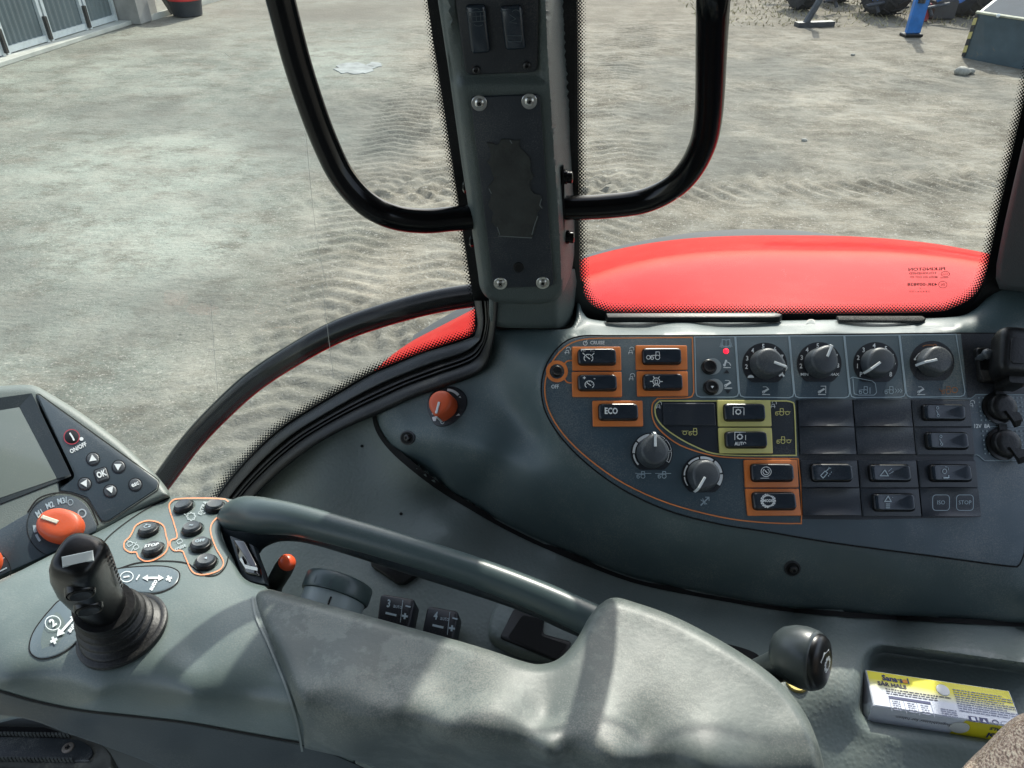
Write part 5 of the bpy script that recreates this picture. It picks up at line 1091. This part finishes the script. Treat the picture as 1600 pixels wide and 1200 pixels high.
# levers and thumb wheel under the rail
def mat2(): pass
lv = thing('small_lever', W(425, 918, .655), 'short black lever with orange tip beside the round dial under the rail', 'lever')
a_, b_ = W(422, 925, .660), W(448, 880, .628); b = MB(); b.tube([a_+(b_-a_)*t for t in (0, .12, .3, .5, .8, 1)], lambda t: (.0082, .0086, .0074, .0078, .0080, .0074)[min(5, int(t*5.01))], 18); b.build('shaft', mat('worn_lever_grey', (.05, .055, .050), .55, .35, 60, .3, 200), lv, smooth=60)
ax = (b_-a_).normalized(); e1 = ax.orthogonal().normalized(); b = MB(); b.lathe((b_, e1, ax.cross(e1), ax), [(.0070, -.001), (.0072, .001), (.0068, .003), (.005, .0055), (.002, .0066), (.0001, .0067)], 24); b.build('tip', mat('orange_tip', (.9, .12, .04), .35), lv, smooth=60)
wh = thing('thumb_wheel', W(505, 930, .64), 'large round grey thumb wheel marked with a zero under the grab rail', 'thumb wheel')
c0_ = W(508, 972, .600); ax = (UPV*.86+FWD*.50+RGT*.26).normalized(); e1 = (RGT-ax*RGT.dot(ax)).normalized(); fr = (c0_, e1, ax.cross(e1), ax)
MB().lathe(fr, [(.0248, -.02), (.0248, .0185), (.0252, .0195)], 48).build('base_ring', mat('light_grey_satin', (.26, .31, .31), .3), wh, smooth=40)
b = MB(); b.lathe(fr, [(.02, .0195), (.0268, .0200), (.0275, .0215), (.0275, .0315), (.0265, .0335), (.024, .0345), (.01, .0348), (.0001, .0348)], 56); wk = b.build('wheel', M['rail'], wh, smooth=40)
class Cyl:
    def P(s, u, v, h=0): a = u; return fr[0]+(fr[1]*math.cos(a)+fr[2]*math.sin(a))*(.0277+h)+fr[3]*v
def cyltext(b, a0, z0, txt, sz):
    t = MB(); cl_ = Flat(Vector((0, 0, 0)), RGT, Vector((0, 1, 0)), Vector((0, 0, 1))); t.text(cl_, 0, 0, txt, sz, 0, .8, h=0)
    cyl = Cyl(); b.add([cyl.P(a0+x/.03, z0+y, .0001) for x, y, z in t.v], t.f)
b = MB(); am = math.atan2((CAM-c0_).dot(fr[2]), (CAM-c0_).dot(fr[1])); cyltext(b, am-.25, .024, '0', .006); cyltext(b, am-.75, .024, '1', .006); b.build('numeral', M['fainter'], wk)
b = MB(); b.tube([fr[0]+(fr[1]*math.cos(am-.1)+fr[2]*math.sin(am-.1))*.0247+fr[3]*z for z in (-.01, .0150)], .0008, 6); b.build('index_notch', M['hole'], wh)
# two remote valve switches
for (q, t_, lab) in (([(596, 929), (650, 938), (640, 985), (590, 973)], '3', 'black valve switch marked 3 auto with plus and minus, nearer the round wheel'), ([(669, 948), (718, 957), (708, 1004), (660, 992)], '4', 'black valve switch marked 4 auto with plus and minus, farther from the round wheel')):
    c = [sum(p[0] for p in q)/4, sum(p[1] for p in q)/4]; sv = plane3((c[0], c[1], .672), (c[0]+40, c[1]+8, .668), (c[0]-8, c[1]+40, .660))
    vt = thing('valve_switch', sv.P(*c), lab, 'switch', 'auxiliary valve switches below the rail')
    b = MB(); b.prism(sv, quad_rr(q, 7, 4), -.020, .004, 3, .002); vs_ = b.build('rocker', M['dark'], vt, smooth=50)
    b = MB(); x, y = q[0]; b.text(sv, x+13, y+17, t_, 12, -9, .7, h=.0046, bold=.03); b.text(sv, x+27, y+21, 'auto', 7, -9, .8, h=.0046); b.ribbon(sv, [(x+35, y+11), (x+31, y+46)], 1, .0046); b.ribbon(sv, [(x+39, y+20), (x+47, y+22)], 2.4, .0046); b.text(sv, x+38, y+37, '+', 12, -9, h=.0046, bold=.05); b.ribbon(sv, [(x+8, y+31), (x+25, y+35)], 3.4, .0046)
    b.build('lettering', M['line'], vs_)
# black catch on the trim behind the rail
sc_ = Surf(lambda u, v: STR.f(u, v)-.002)
kt = thing('latch_plate', STR.P(618, 895), 'flat black angular latch plate on the trim, half hidden behind the rail', 'latch')
b = MB(); b.prism(STR, spline([(580, 876, 'c'), (583, 888, 'c'), (622, 914, 'c'), (634, 914, 'c'), (662, 895, 'c'), (650, 870, 'c'), (600, 860, 'c')], 1, True), -.001, .006, 2, .002); k0 = b.build('plate', M['rubber'], kt, smooth=40)
b = MB(); b.prism(STR, spline([(600, 878, 'c'), (596, 866, 'c'), (640, 870, 'c'), (656, 892, 'c'), (640, 895), (618, 893)], 3, True), .006, .0085, 2, .001); b.build('raised_disc', M['fascia'], k0, smooth=40)
# moulded pocket at the right end of the opening
pk_t = thing('side_pocket', STR.P(835, 985), 'black square opening in a moulded grey surround behind the right end of the rail', 'opening')
b = MB(); b.prism(STR, spline([(764, 995), (766, 970), (776, 950), (795, 938), (830, 945), (870, 965), (900, 985), (915, 1010), (880, 1035), (820, 1030), (775, 1010)], 4, True), -.001, .012, 10, .010); sr = b.build('surround', M['trim'], pk_t, smooth=60)
b = MB(); b.prism(STR, quad_rr([(806, 960), (850, 973), (848, 1000), (895, 1015), (880, 1045), (784, 1005)], 6, 3), .009, .0135, 2, .001); b.build('opening_frame', M['rubber'], pk_t, smooth=40)
b = MB(); b.poly(STR, quad_rr([(818, 972), (849, 980), (846, 1004), (888, 1020), (870, 1040), (797, 1005)], 4, 3), .0140); b.build('hole', M['hole'], pk_t)

# ============================================================ JOYSTICK
jb = SA.P(184, 985); js = thing('joystick', jb, 'black joystick with ribbed rubber boot, thumb buttons and silver top label', 'joystick')
axd = (W(122, 864, .454)-jb); top = jb+axd
o_, jx, jy, jn = SA.frame(184, 985)
def jring(c, ax_, rx, ry, p=2.0, n=40, rot=0):
    ax_ = ax_.normalized(); e1 = (RGT-ax_*RGT.dot(ax_)).normalized(); e2 = ax_.cross(e1); c_, s_ = math.cos(R(rot)), math.sin(R(rot)); e1, e2 = e1*c_+e2*s_, e2*c_-e1*s_; out = []
    for k in range(n):
        t = 2*math.pi*k/n; a, q = math.cos(t), math.sin(t); out.append(c+e1*(rx*math.copysign(abs(a)**(2/p), a))+e2*(ry*math.copysign(abs(q)**(2/p), q)))
    return out
rg_ = []; N_ = 52
for k in range(N_+1):
    t = k/N_; ax_ = (jn*(1-t)+axd.normalized()*t).normalized(); c = jb+jn*(.040*t)+(axd.normalized()-jn)*.030*t*t-RGT*0; r = .0275*(1-t)+.0175*t+.0022*math.sin(t*2*math.pi*4.5-1)*(1-t*.8)*(1 if t < .8 else .2)
    if t > .8: r = .0195+.0*(t)
    rg_.append(jring(c+jx*.004*(1-t), ax_, r, r*.95))
b = MB(); b.rings(rg_); b.build('boot', M['rubber'], js, smooth=70)
b = MB(); b.lathe((jb+jx*.004, jx, jy, jn), [(.0312, -.001), (.0312, .002), (.029, .0035), (.026, .003)], 48); b.build('boot_rim', M['rubber'], js, smooth=50)
an = axd.normalized(); c1 = jb+jn*.040+(an-jn)*.030; L_ = (top-c1)
gp_ = [(-.05, .0165, .0165, 2.2), (.03, .0170, .0170, 2.3), (.12, .0165, .0172, 2.6), (.30, .0180, .0185, 2.9), (.5, .0190, .0195, 3.2), (.72, .0190, .0190, 3.4), (.88, .0175, .0180, 3.4), (.96, .0160, .0165, 3.2), (1.0, .0138, .0140, 3.0), (1.015, .010, .010, 2.6)]
b = MB(); b.rings([jring(c1+L_*t+RGT*(-.003*math.sin(math.pi*min(1, max(0, t)))), an, rx*.80, ry*.84, p, 48, -12) for t, rx, ry, p in gp_]); gr = b.build('grip', mat('grip_black', (.004, .0045, .005), .30, .1, 30, .05, 400, spec=.35), js, smooth=60)
# facets: thumb buttons on the driver's side, label on top
e1 = (RGT-an*RGT.dot(an)).normalized(); e2 = an.cross(e1); fd = ((CAM-top)-an*(CAM-top).dot(an)).normalized(); fd = (fd-RGT*.34); fd = (fd-an*fd.dot(an)).normalized()
sdv = an.cross(fd).normalized()
def jbtn(t, off, r):
    c = c1+L_*t+fd*.0156+sdv*(off-.0006)-RGT*.003; fr = (c, sdv, an, fd); b = MB(); b.lathe(fr, [(r*1.22, -.008), (r*1.22, .0022), (r*1.14, .0030), (r*1.02, .0018)], 36); rr = b.build('button_ring', M['black'], gr, smooth=50)
    b = MB(); b.lathe(fr, [(r, -.006), (r, .0030), (r*.85, .0038), (r*.45, .0031), (.0001, .0029)], 36); b.build('thumb_button', M['rubber'], gr, smooth=50)
jbtn(.76, .0, .0068); jbtn(.46, .0, .0068)
tp = c1+L_*1.016+fd*.0048; tn = (an*.97+fd*.24).normalized(); tx = sdv; ty_ = tn.cross(tx)
b = MB(); b.box(tp-tx*.0082-ty_*.0030+tn*-.0005, tx, ty_, tn, .0164, .0064, .0012, .0005); b.build('silver_label', mat('silver_label', (.42, .47, .46), .4, .1, 50), gr)
b = MB()
for k in range(9): b.lathe((c1+L_*(.35+.065*k)+e1*.0168-RGT*.002+e2*.004, an, e2, e1), [(.0016, 0), (.0014, .0005), (.0001, .0008)], 10)
b.build('grip_bump', M['black'], gr)

# ============================================================ TERMINAL
STM = plane3((0, 600, .730), (262, 772, .690), (0, 905, .630))
tm = thing('control_terminal', STM.P(100, 760), 'grey display terminal with arrow keys and an orange rotary selector', 'terminal')
TMO = [(-60, 606), (0, 603), (38, 601), (58, 604), (80, 616), (130, 647), (190, 692), (240, 738), (262, 765), (266, 776, 'c'), (215, 800), (160, 832), (90, 865), (0, 906), (-60, 934, 'c'), (-60, 700, 'c')]
sheet('housing', spline(TMO, 6, True), STM, M['terminal'], tm, rnd=12, drop=.009, thick=.04, step=9)
b = MB(); b.prism(STM, quad_rr([(56, 619), (60, 617), (247, 752), (245, 764), (170, 813), (160, 815), (150, 798), (138, 778), (112, 769), (95, 767), (93, 763), (115, 748), (116, 742)], 3, 2), -.001, .0008, .8, .0004); kp = b.build('keypad', M['keypad'], tm)
b = MB(); b.ribbon(STM, quad_rr([(56, 617), (60, 615), (249, 751), (247, 766), (171, 815), (160, 817), (149, 800), (137, 780), (112, 771), (93, 768), (92, 763), (113, 748), (114, 742)], 3, 2), 1.3, .0004, True); b.build('keypad_gap', M['hole'], tm)
b = MB(); b.prism(STM, quad_rr([(-60, 634), (52, 618), (113, 745), (-60, 812)], 3, 2), -.001, .0009, 1, .0004); b.build('screen_frame', M['armdark'], tm)
b = MB(); b.prism(STM, quad_rr([(-60, 652), (31, 637), (90, 749), (-60, 800)], 2, 2), .0005, .0013, .8, .0003); b.build('screen', M['screen'], tm)
b = MB(); fr_q = [((52, 618), (113, 745), (90, 749), (31, 637))]
b.add([STM.P(*p, h) for p, h in (((52, 618), .004), ((113, 745), .004), ((90, 749), .0014), ((31, 637), .0014))], [(0, 1, 2, 3)]); b.add([STM.P(*p, h) for p, h in (((-60, 634), .004), ((52, 618), .004), ((31, 637), .0014), ((-60, 652), .0014))], [(0, 1, 2, 3)]); b.build('screen_bevel', M['armdark'], tm, smooth=5)
def key(u, v, shape, fn, r=10.5):
    out = circ(u, v, r, r*.95, 24) if shape == 'o' else rrect(u, v, r*2, r*2, 4, 18); b = MB(); b.ribbon(STM, out, 1.4, .0012, True); kk = b.build('key', M['black'], kp)
    b = MB(); b.prism(STM, inset(out, .8), .0006, .0018, 1.8, .0006); b.build('key_cap', M['knob'], kk, smooth=50); b = MB(); fn(b); b.build('symbol', M['white'], kk)
def arrow(u, v, a):
    def f(b): c, s = math.cos(R(a)), math.sin(R(a)); P = lambda x, y: (u+x*c+y*s, v-x*s+y*c); b.poly(STM, [P(6, 0), P(-4, -6), P(-4, 6)], .0024)
    return f
key(146, 718, 'o', arrow(146, 718, 100)); key(186, 730, 'o', arrow(186, 730, 30)); key(133, 757, 'o', arrow(133, 757, 145) if 0 else arrow(133, 757, 105+90-15)); key(173, 768, 'o', arrow(174, 767, -70))
key(159.5, 743, 's', lambda b: b.text(STM, 159.5, 743, 'OK', 9.5, 22, .75, h=.0024, bold=.04)); key(212, 758, 'o', lambda b: b.text(STM, 212, 758, 'esc', 7.5, 24, .9, h=.0024, bold=.03))
b = MB(); b.prism(STM, circ(113, 684, 11.5, 11, 28), .0006, .0016, 1, .0005); pw_ = b.build('power_button', M['black'], kp)
b = MB(); b.ribbon(STM, circ(113, 684, 12, 11.5, 28), 1.3, .0018, True); b.build('red_ring', mat('dull_red_print', (.35, .03, .05), .5), pw_)
b = MB(); b.ribbon(STM, [(110, 678), (114, 684), (117, 690)], 2.6, .0020); b.poly(STM, circ(128, 687, 3.2, 3, 12), .0014); b.text(STM, 123, 701, 'ON/OFF', 6.6, 27, .85, h=.0014, bold=.03); b.build('symbol', M['white'], pw_)
# rotary selector plate
b = MB(); b.prism(STM, [(-60, 905), (-60, 842)]+[(0, 828), (48, 800)]+spline([(48, 800), (62, 783), (86, 775), (112, 776), (134, 789), (147, 812), (152, 822)], 4)[1:]+[(150, 830), (90, 860), (0, 900)], -.001, .0010, 1, .0005); sp_ = b.build('selector_plate', M['keypad'], tm)
b = MB(); b.ribbon(STM, spline([(44, 802), (60, 781), (86, 772), (114, 773), (137, 786), (150, 810), (154, 822)], 4), 2.6, .0014); b.ribbon(STM, circ(97, 823, 54, 50, 30, 0, 100, 250), 1.1, .0014); b.ribbon(STM, circ(-20, 895, 38, 36, 20, 0, -30, 80), 1.1, .0014); b.build('selector_gap', M['hole'], tm)
b = MB(); b.text(STM, 63, 803, 'M1', 9, 28, .8, h=.0015, bold=.03); b.text(STM, 79, 791, 'M2', 9, 22, .8, h=.0015, bold=.03); b.text(STM, 98, 784, 'M3/', 9, 12, .8, h=.0015, bold=.03)
b.ribbon(STM, circ(111, 786, 4, 4.5, 12), .9, .0015, True); b.ribbon(STM, circ(129, 803, 6, 6, 14), 2.2, .0015, True); b.ribbon(STM, circ(97, 823, 42, 38, 8, 0, 178, 195), 5, .0015); b.ribbon(STM, circ(97, 823, 42, 38, 8, 0, 200, 218), 4, .0015); b.ribbon(STM, [(0, 878), (8, 872)], 1.5, .0015); b.ribbon(STM, [(0, 894), (12, 888)], 2, .0015)
b.build('scale', M['line'], sp_)
fr = STM.frame(98, 825); a0 = R(160)
def shp(a, h): d = (a-a0+math.pi) % (2*math.pi)-math.pi; return 1+.10*math.exp(-(d/.5)**2)+.13*math.cos(2*(a-a0))
b = MB(); b.lathe(fr, [(.0168, .001), (.0168, .005), (.0160, .007), (.0150, .0098), (.0130, .0112), (.008, .0116), (.0001, .0117)], 44, shp); kb = b.build('selector_knob', M['orangeknob'], tm, smooth=60)
o, ex_, ey_, n_ = fr; dr = ex_*math.cos(a0)+ey_*math.sin(a0); s2 = n_.cross(dr)
b = MB(); b.box(o+n_*.0108+dr*.000-s2*.0016, dr, s2, n_, .0150, .0032, .0018, .0004); b.box(o+n_*.002+dr*.0200-s2*.0016, (n_-dr*.35).normalized(), s2, (dr+n_*.35).normalized(), .0095, .0032, .0010, .0002); b.build('pointer', mat('cream_pointer', (.65, .62, .50), .5), kb)
fr = STM.frame(-26, 884); b = MB(); b.lathe(fr, [(.0150, .001), (.0150, .006), (.014, .014), (.011, .0165), (.0001, .017)], 36); b.build('selector_knob', M['orangeknob'], tm, smooth=60)

# ============================================================ LEVER KNOB beside the tray
lk = thing('control_lever', W(1195, 1040, .60), 'dark grey lever with rounded knob and gear symbol behind the pad', 'lever')
a_ = W(1150, 1065, .60); b_ = W(1243, 1033, .560)
md = mat('lever_plastic', (.055, .068, .070), .33, .12, 20, .06, 400, dust=.1)
ax = (W(1262, 1018, .545)-W(1180, 1050, .60)).normalized()
path = spline([(1150, 1072), (1188, 1052), (1222, 1038), (1246, 1034)], 5); n_ = len(path)
b = MB(); b.tube([W(*p, .608-.055*i/(n_-1)) for i, p in enumerate(path)], lambda t: .0112+.0085*max(0, t-.45)**1.3, 24); b.build('shaft', md, lk, smooth=70)
c = W(1250, 1024, .556); kd = (RGT*.72-FWD*.68-UPV*.05).normalized(); e1 = (Vector((0, 0, 1))-kd*kd.z).normalized(); e2 = kd.cross(e1)
prof = [(-.0205, .006, 0), (-.0185, .0125, 0), (-.013, .0180, .0), (-.005, .0212, 0), (.003, .0222, 0), (.010, .0215, 0), (.0125, .0205, 0)]
b = MB(); b.rings([[c+kd*z+e1*(r*1.06*math.cos(t)-.001)+e2*r*.92*math.sin(t) for t in [2*math.pi*k/36 for k in range(36)]] for z, r, _ in prof]); b.build('knob', md, lk, smooth=70)
b = MB(); b.rings([[c+kd*z+e1*(r*1.06*math.cos(t)-.001)+e2*r*.92*math.sin(t) for t in [2*math.pi*k/36 for k in range(36)]] for z, r in ((.0120, .0197), (.0145, .0195), (.0165, .0180), (.0182, .013), (.0190, .006), (.0191, .0005))]); kc = b.build('knob_cap', M['black'], lk, smooth=70)
class KF:
    def P(s, u, v, h=0): x, y = u, v; r2 = (x*x+y*y)/.0195**2; return c+kd*(.0194-.0052*min(1, r2)**1.3)+e2*x*-1+e1*(-y)
b = MB(); kf = KF(); sgn = 1
def kr_(pts, wd, cl_=False):
    P_ = [(x*.001, y*.001) for x, y in pts]; b.ribbon(kf, P_, wd*.001, 0, cl_)
pts = []
for i in range(8):
    for a, rr in ((-.30, .72), (-.2, 1), (.2, 1), (.3, .72)): t = 2*math.pi*(i+a)/8; pts.append((1+5.2*rr*math.cos(t), 2+5.2*rr*math.sin(t)))
kr_(pts, 1.5, True); kr_([(-7, 8), (-7, -7), (0, -9), (8, -6), (8, 6)], 1.6); b.build('symbol', M['white'], lk)
b = MB(); b.lathe(STR.frame(1246, 1066), [(.009, -.002), (.009, .001), (.008, .002)], 24); b.build('collar', mat('brass_collar', (.45, .36, .12), .4, metal=.6), lk)
# slot in the trim for the lever
b = MB(); b.prism(STR, spline([(1100, 1003), (1140, 1008), (1178, 1020), (1192, 1035), (1180, 1046), (1130, 1035), (1090, 1015)], 4, True), -.001, .0012, 1.5, .0006); b.build('lever_slot', M['hole'], con)

# ============================================================ CARTON in the tray
zt = EYE-.566; ZT = zplane(.566)
A = ZT.P(1352, 1046); B_ = ZT.P(1577, 1079); D_ = ZT.P(1368, 1103); ex = (B_-A).normalized(); Lc = (B_-A).length; up = Vector((0, 0, 1)); ey = up.cross(ex)     # ey away from us
wd = abs((D_-A).dot(ey)); th = .0235
ctn = thing('medicine_carton', A-up*th, 'small yellow and white throat lozenge carton lying in the console tray', 'box')
A = A+ex*(0)
m_w = mat('carton_white', (.62, .66, .74), .38, .04, 20, .05, 60)
def carton_mat():
    m = bpy.data.materials.new('carton_top'); m.use_nodes = True; nt = m.node_tree; b = nt.nodes['Principled BSDF']; b.inputs['Roughness'].default_value = .35
    uvn = nt.nodes.new('ShaderNodeUVMap'); sp = nt.nodes.new('ShaderNodeSeparateXYZ'); nt.links.new(uvn.outputs[0], sp.inputs[0])
    r = nt.nodes.new('ShaderNodeMapRange'); r.inputs[1].default_value = .42; r.inputs[2].default_value = .75; nt.links.new(sp.outputs[1], r.inputs[0])
    h = nt.nodes.new('ShaderNodeMix'); h.data_type = 'RGBA'; nt.links.new(r.outputs[0], h.inputs[0]); h.inputs[6].default_value = (.62, .66, .74, 1); h.inputs[7].default_value = (.78, .70, .02, 1)
    nt.links.new(h.outputs[2], b.inputs['Base Color']); return m
m_y = carton_mat()
O = A-up*th-ey*wd
cb_ = MB(); cb_.box(O, ex, ey, up, Lc, wd, th, .0006); body = cb_.build('carton_body', m_w, ctn, smooth=15)
T = Flat(A-ey*wd+up*0, ex, ey, up)                 # metres: u along, -v away
vs = [T.P(x, -y, .0003) for x, y in ((.001, .0008), (Lc-.001, .0008), (Lc-.001, wd-.001), (.001, wd-.001))]
topf = mkobj('printed_face', vs, [(0, 1, 2, 3)], m_y, ctn, uv=[(0, 0), (1, .12), (1, 1.10), (0, .95)], recalc=False)
mm = lambda x: x*.001
navy = mat('navy_print', (.02, .03, .12), .5)
b = MB(); H_ = .0007
b.text(T, .0225, -wd+.0062, 'Sana·sol', .0050, 0, .95, h=H_, bold=.04); b.build('lettering', navy, ctn)
b = MB(); b.poly(T, circ(.0298, -wd+.0068, .0021, .0018, 14), .0009); b.build('orange_dot', mat('print_orange', (.8, .3, .03), .5), ctn)
b = MB(); b.text(T, .0185, -wd+.0122, 'SÅR HALS', .0034, 0, 1.1, h=H_, bold=.04)
rr = random.Random(4)
def para(x0, x1, y, wdt):
    x = x0
    while x < x1:
        l = rr.uniform(.001, .0042); b.ribbon(T, [(x, y), (min(x+l, x1), y)], wdt, H_); x += l+.0006
for k in range(3): para(.0125, .052 if k else .063, -wd+.0162+.0021*k, .0009)
b.build('lettering', mat('dark_print', (.05, .05, .08), .5), ctn)
b = MB()
for k in range(10): para(.0665, .112 if k % 3 else .104, -wd+.0075+.0021*k, .00080)
for k in range(4): para(.052, .064, -wd+.0275+.0019*k, .0008)
for i, x0 in enumerate((.0145, .026, .036)):
    for k in range(5): para(x0+.001, x0+.007, -wd+.0268+.0019*k, .0007)
for x in (.0135, .0245, .0345, .0455): b.ribbon(T, [(x, -wd+.0245), (x, -wd+.0365)], .0003, H_)
b.build('small_print', mat('grey_print_b', (.20, .22, .32), .5), ctn)
b = MB(); b.poly(T, [(.0135, -wd+.0226), (.0455, -wd+.0226), (.0455, -wd+.0250), (.0135, -wd+.0250)], H_)
for x in (.072, .080): b.poly(T, [(x, -wd+.0300), (x+.0062, -wd+.0300), (x+.0062, -wd+.0350), (x, -wd+.0350)], H_)
b.ribbon(T, circ(.0915, -wd+.0325, .0022, .0020, 14, 0, 0, 300), .0009, H_); b.ribbon(T, circ(.099, -wd+.0325, .0036, .0022, 18), .0003, H_, True); b.build('pictogram', navy, ctn)
b = MB(); b.poly(T, [(.0735, -wd+.031), (.0765, -wd+.031), (.0765, -wd+.034), (.0735, -wd+.034)], .0010); b.poly(T, [(.0815, -wd+.034), (.083, -wd+.031), (.0845, -wd+.034)], .0010); b.build('pictogram', m_w, ctn)
b = MB(); b.lathe((T.P(.0585, -wd+.0095), ex, ey, up), [(.0052, .0004), (.0050, .0009), (.003, .0012), (.0001, .0013)], 24); b.build('embossed_tablet', mat('tablet_white', (.66, .68, .68), .35), ctn)
S_ = Flat(O, ex, up, -ey)
b = MB(); b.add([S_.P(x, -y, .0003) for x, y in ((Lc*.56, .0008), (Lc-.0008, .0008), (Lc-.0008, th-.0006), (Lc*.62, th-.0006))], [(0, 1, 2, 3)]); b.build('yellow_print', mat('print_yellow', (.72, .62, .02), .35), ctn)
b = MB(); b.text(S_, .040, -th*.60, '✓ Sugetabletter for halsen' if 0 else 'Sugetabletter for halsen', .0034, 180, .92, h=.0006); b.text(S_, .099, -th*.78, 'SÅR HALS', .0034, 180, 1.0, h=.0008, bold=.04); b.build('lettering', mat('dark_print2', (.06, .06, .08), .5), ctn)
b = MB(); b.text(S_, .103, -th*.40, 'Sana·sol', .0064, 180, .95, h=.0008, bold=.04); b.build('lettering', navy, ctn)
b = MB(); b.lathe((S_.P(.068, -th*.55), ex, up, -ey), [(.0072, .0004), (.0070, .0009), (.004, .0012), (.0001, .0013)], 24); b.build('embossed_tablet', mat('tablet_white2', (.60, .62, .62), .35), ctn)
b = MB(); b.rings([[O+ey*y+up*z-ex*x for x, y, z in ((0.0, .0005, .001), (.0018, .004, .004), (.0025, .010, .010), (.0005, .002, th-.001))], [O+ey*y+up*z-ex*(x+.0005) for x, y, z in ((0.0, .0005, .001), (.0018, .004, .004), (.0025, .010, .010), (.0005, .002, th-.001))]]); b.build('end_flap', m_w, ctn)

# ============================================================ woven seat cloth, bottom right
SCL = tps([(1500, 1200, .455), (1560, 1150, .455), (1600, 1120, .45), (1650, 1130, .43), (1600, 1200, .42), (1660, 1220, .40), (1540, 1230, .43)])
SCL = plane3((1500, 1200, .455), (1600, 1120, .450), (1640, 1220, .405))
m_cl = bpy.data.materials.new('woven_tweed'); m_cl.use_nodes = True; nt = m_cl.node_tree; pb = nt.nodes['Principled BSDF']; pb.inputs['Roughness'].default_value = .95; pb.inputs['Specular IOR Level'].default_value = .1
tc = nt.nodes.new('ShaderNodeTexCoord'); mp = nt.nodes.new('ShaderNodeMapping'); mp.inputs['Rotation'].default_value = (0, 0, R(40)); mp.inputs['Scale'].default_value = (1, .28, 1); nt.links.new(tc.outputs['Object'], mp.inputs[0])
n1 = nt.nodes.new('ShaderNodeTexNoise'); n1.inputs['Scale'].default_value = 800; n1.inputs['Detail'].default_value = 3; nt.links.new(mp.outputs[0], n1.inputs['Vector'])
cr = nt.nodes.new('ShaderNodeValToRGB'); nt.links.new(n1.outputs[0], cr.inputs[0]); el = cr.color_ramp.elements; el[0].position = .36; el[0].color = (.20, .15, .12, 1); el[1].position = .62; el[1].color = (.62, .54, .42, 1); e = el.new(.47); e.color = (.40, .31, .25, 1)
nt.links.new(cr.outputs[0], pb.inputs['Base Color']); bpn = nt.nodes.new('ShaderNodeBump'); bpn.inputs['Strength'].default_value = 1; bpn.inputs['Distance'].default_value = .002; nt.links.new(n1.outputs[0], bpn.inputs['Height']); nt.links.new(bpn.outputs[0], pb.inputs['Normal'])
co_ = spline([(1488, 1222, 'c'), (1510, 1192), (1540, 1163), (1568, 1134), (1590, 1118), (1612, 1112), (1680, 1105, 'c'), (1690, 1240, 'c')], 5, True)
cl_ = sheet('seat_cloth', co_, SCL, m_cl, None, base=SCL.P(1590, 1180), rnd=22, drop=.022, thick=.05, step=7); tag(cl_, 'corner of a fuzzy beige and brown woven seat cloth at the lower right', 'cloth')
b = MB(); rr = random.Random(2); tp_ = resample(spline([(1490, 1215), (1510, 1192), (1540, 1163), (1568, 1134), (1590, 1118), (1612, 1112)], 6), .5, False)
for p in tp_:
    for k in range(2):
        q = SCL.P(p[0]+rr.uniform(0, 9), p[1]+rr.uniform(0, 9), -.004); d_ = Vector((rr.uniform(-1, .3), rr.uniform(-.3, .6), rr.uniform(.1, 1))).normalized()*rr.uniform(.002, .005); w2 = Vector((.00022, .0001, 0)); b.add([q-w2, q+w2, q+d_], [(0, 1, 2)])
b.build('fuzz', mat('tweed_fuzz', (.48, .38, .27), .95), cl_)

# ============================================================ FOOTREST, bottom left, seen below the armrest
SFR = zplane(1.02)
ft = thing('footrest', SFR.P(80, 1180), 'dark ribbed metal footrest with a worn rim and one screw below the armrest', 'footrest')
mf = mat('footrest_dark', (.030, .036, .040), .5, .3, 14, .3, 150, dust=.5); mr_ = mat('worn_rim', (.10, .10, .085), .7, .4, 25, .5, 120, wear=((.22, .21, .17), 30, .55, .08))
b = MB(); b.prism(SFR, spline([(-80, 1140, 'c'), (100, 1146), (150, 1158), (172, 1176), (176, 1200), (170, 1290, 'c'), (-80, 1290, 'c')], 5, True), -.03, 0, 3, .004); b.build('rim', mr_, ft, smooth=40)
b = MB(); b.prism(SFR, spline([(-80, 1152, 'c'), (100, 1156), (135, 1164), (146, 1176), (140, 1187), (120, 1192), (-80, 1186, 'c')], 5, True), -.001, .004, 1, .001); b.build('tread_plate', mf, ft, smooth=40)
b = MB(); b.prism(SFR, spline([(-80, 1200, 'c'), (110, 1204), (135, 1210), (150, 1225), (150, 1290, 'c'), (-80, 1290, 'c')], 5, True), -.001, .004, 1, .001); b.build('tread_plate', mf, ft, smooth=40)
for v0, v1, u0, u1, dz in ((1148, 1151, -60, 112, .010), (1186, 1190, -60, 118, .010)):
    b = MB(); n = 30
    for k in range(n):
        t0, t1 = k/n, (k+.7)/n; b.prism(SFR, [(u0+(u1-u0)*t0, v0+(v1-v0)*t0), (u0+(u1-u0)*t1, v0+(v1-v0)*t1), (u0+(u1-u0)*t1, v0+3+(v1-v0)*t1), (u0+(u1-u0)*t0, v0+3+(v1-v0)*t0)], 0, dz)
    b.build('serrated_edge', mat('serrated_rubber', (.06, .065, .06), .6, .4, 60), ft, smooth=20)
b = MB(); b.prism(SFR, [(-80, 1134), (70, 1137), (110, 1149), (-80, 1148)], -.02, .001); b.build('shadow_gap', M['hole'], ft)
screw(ft, SFR, 108, 1171, .008, .004, None, mat('rusty_screw', (.22, .19, .16), .5, .3, 80, metal=.6))
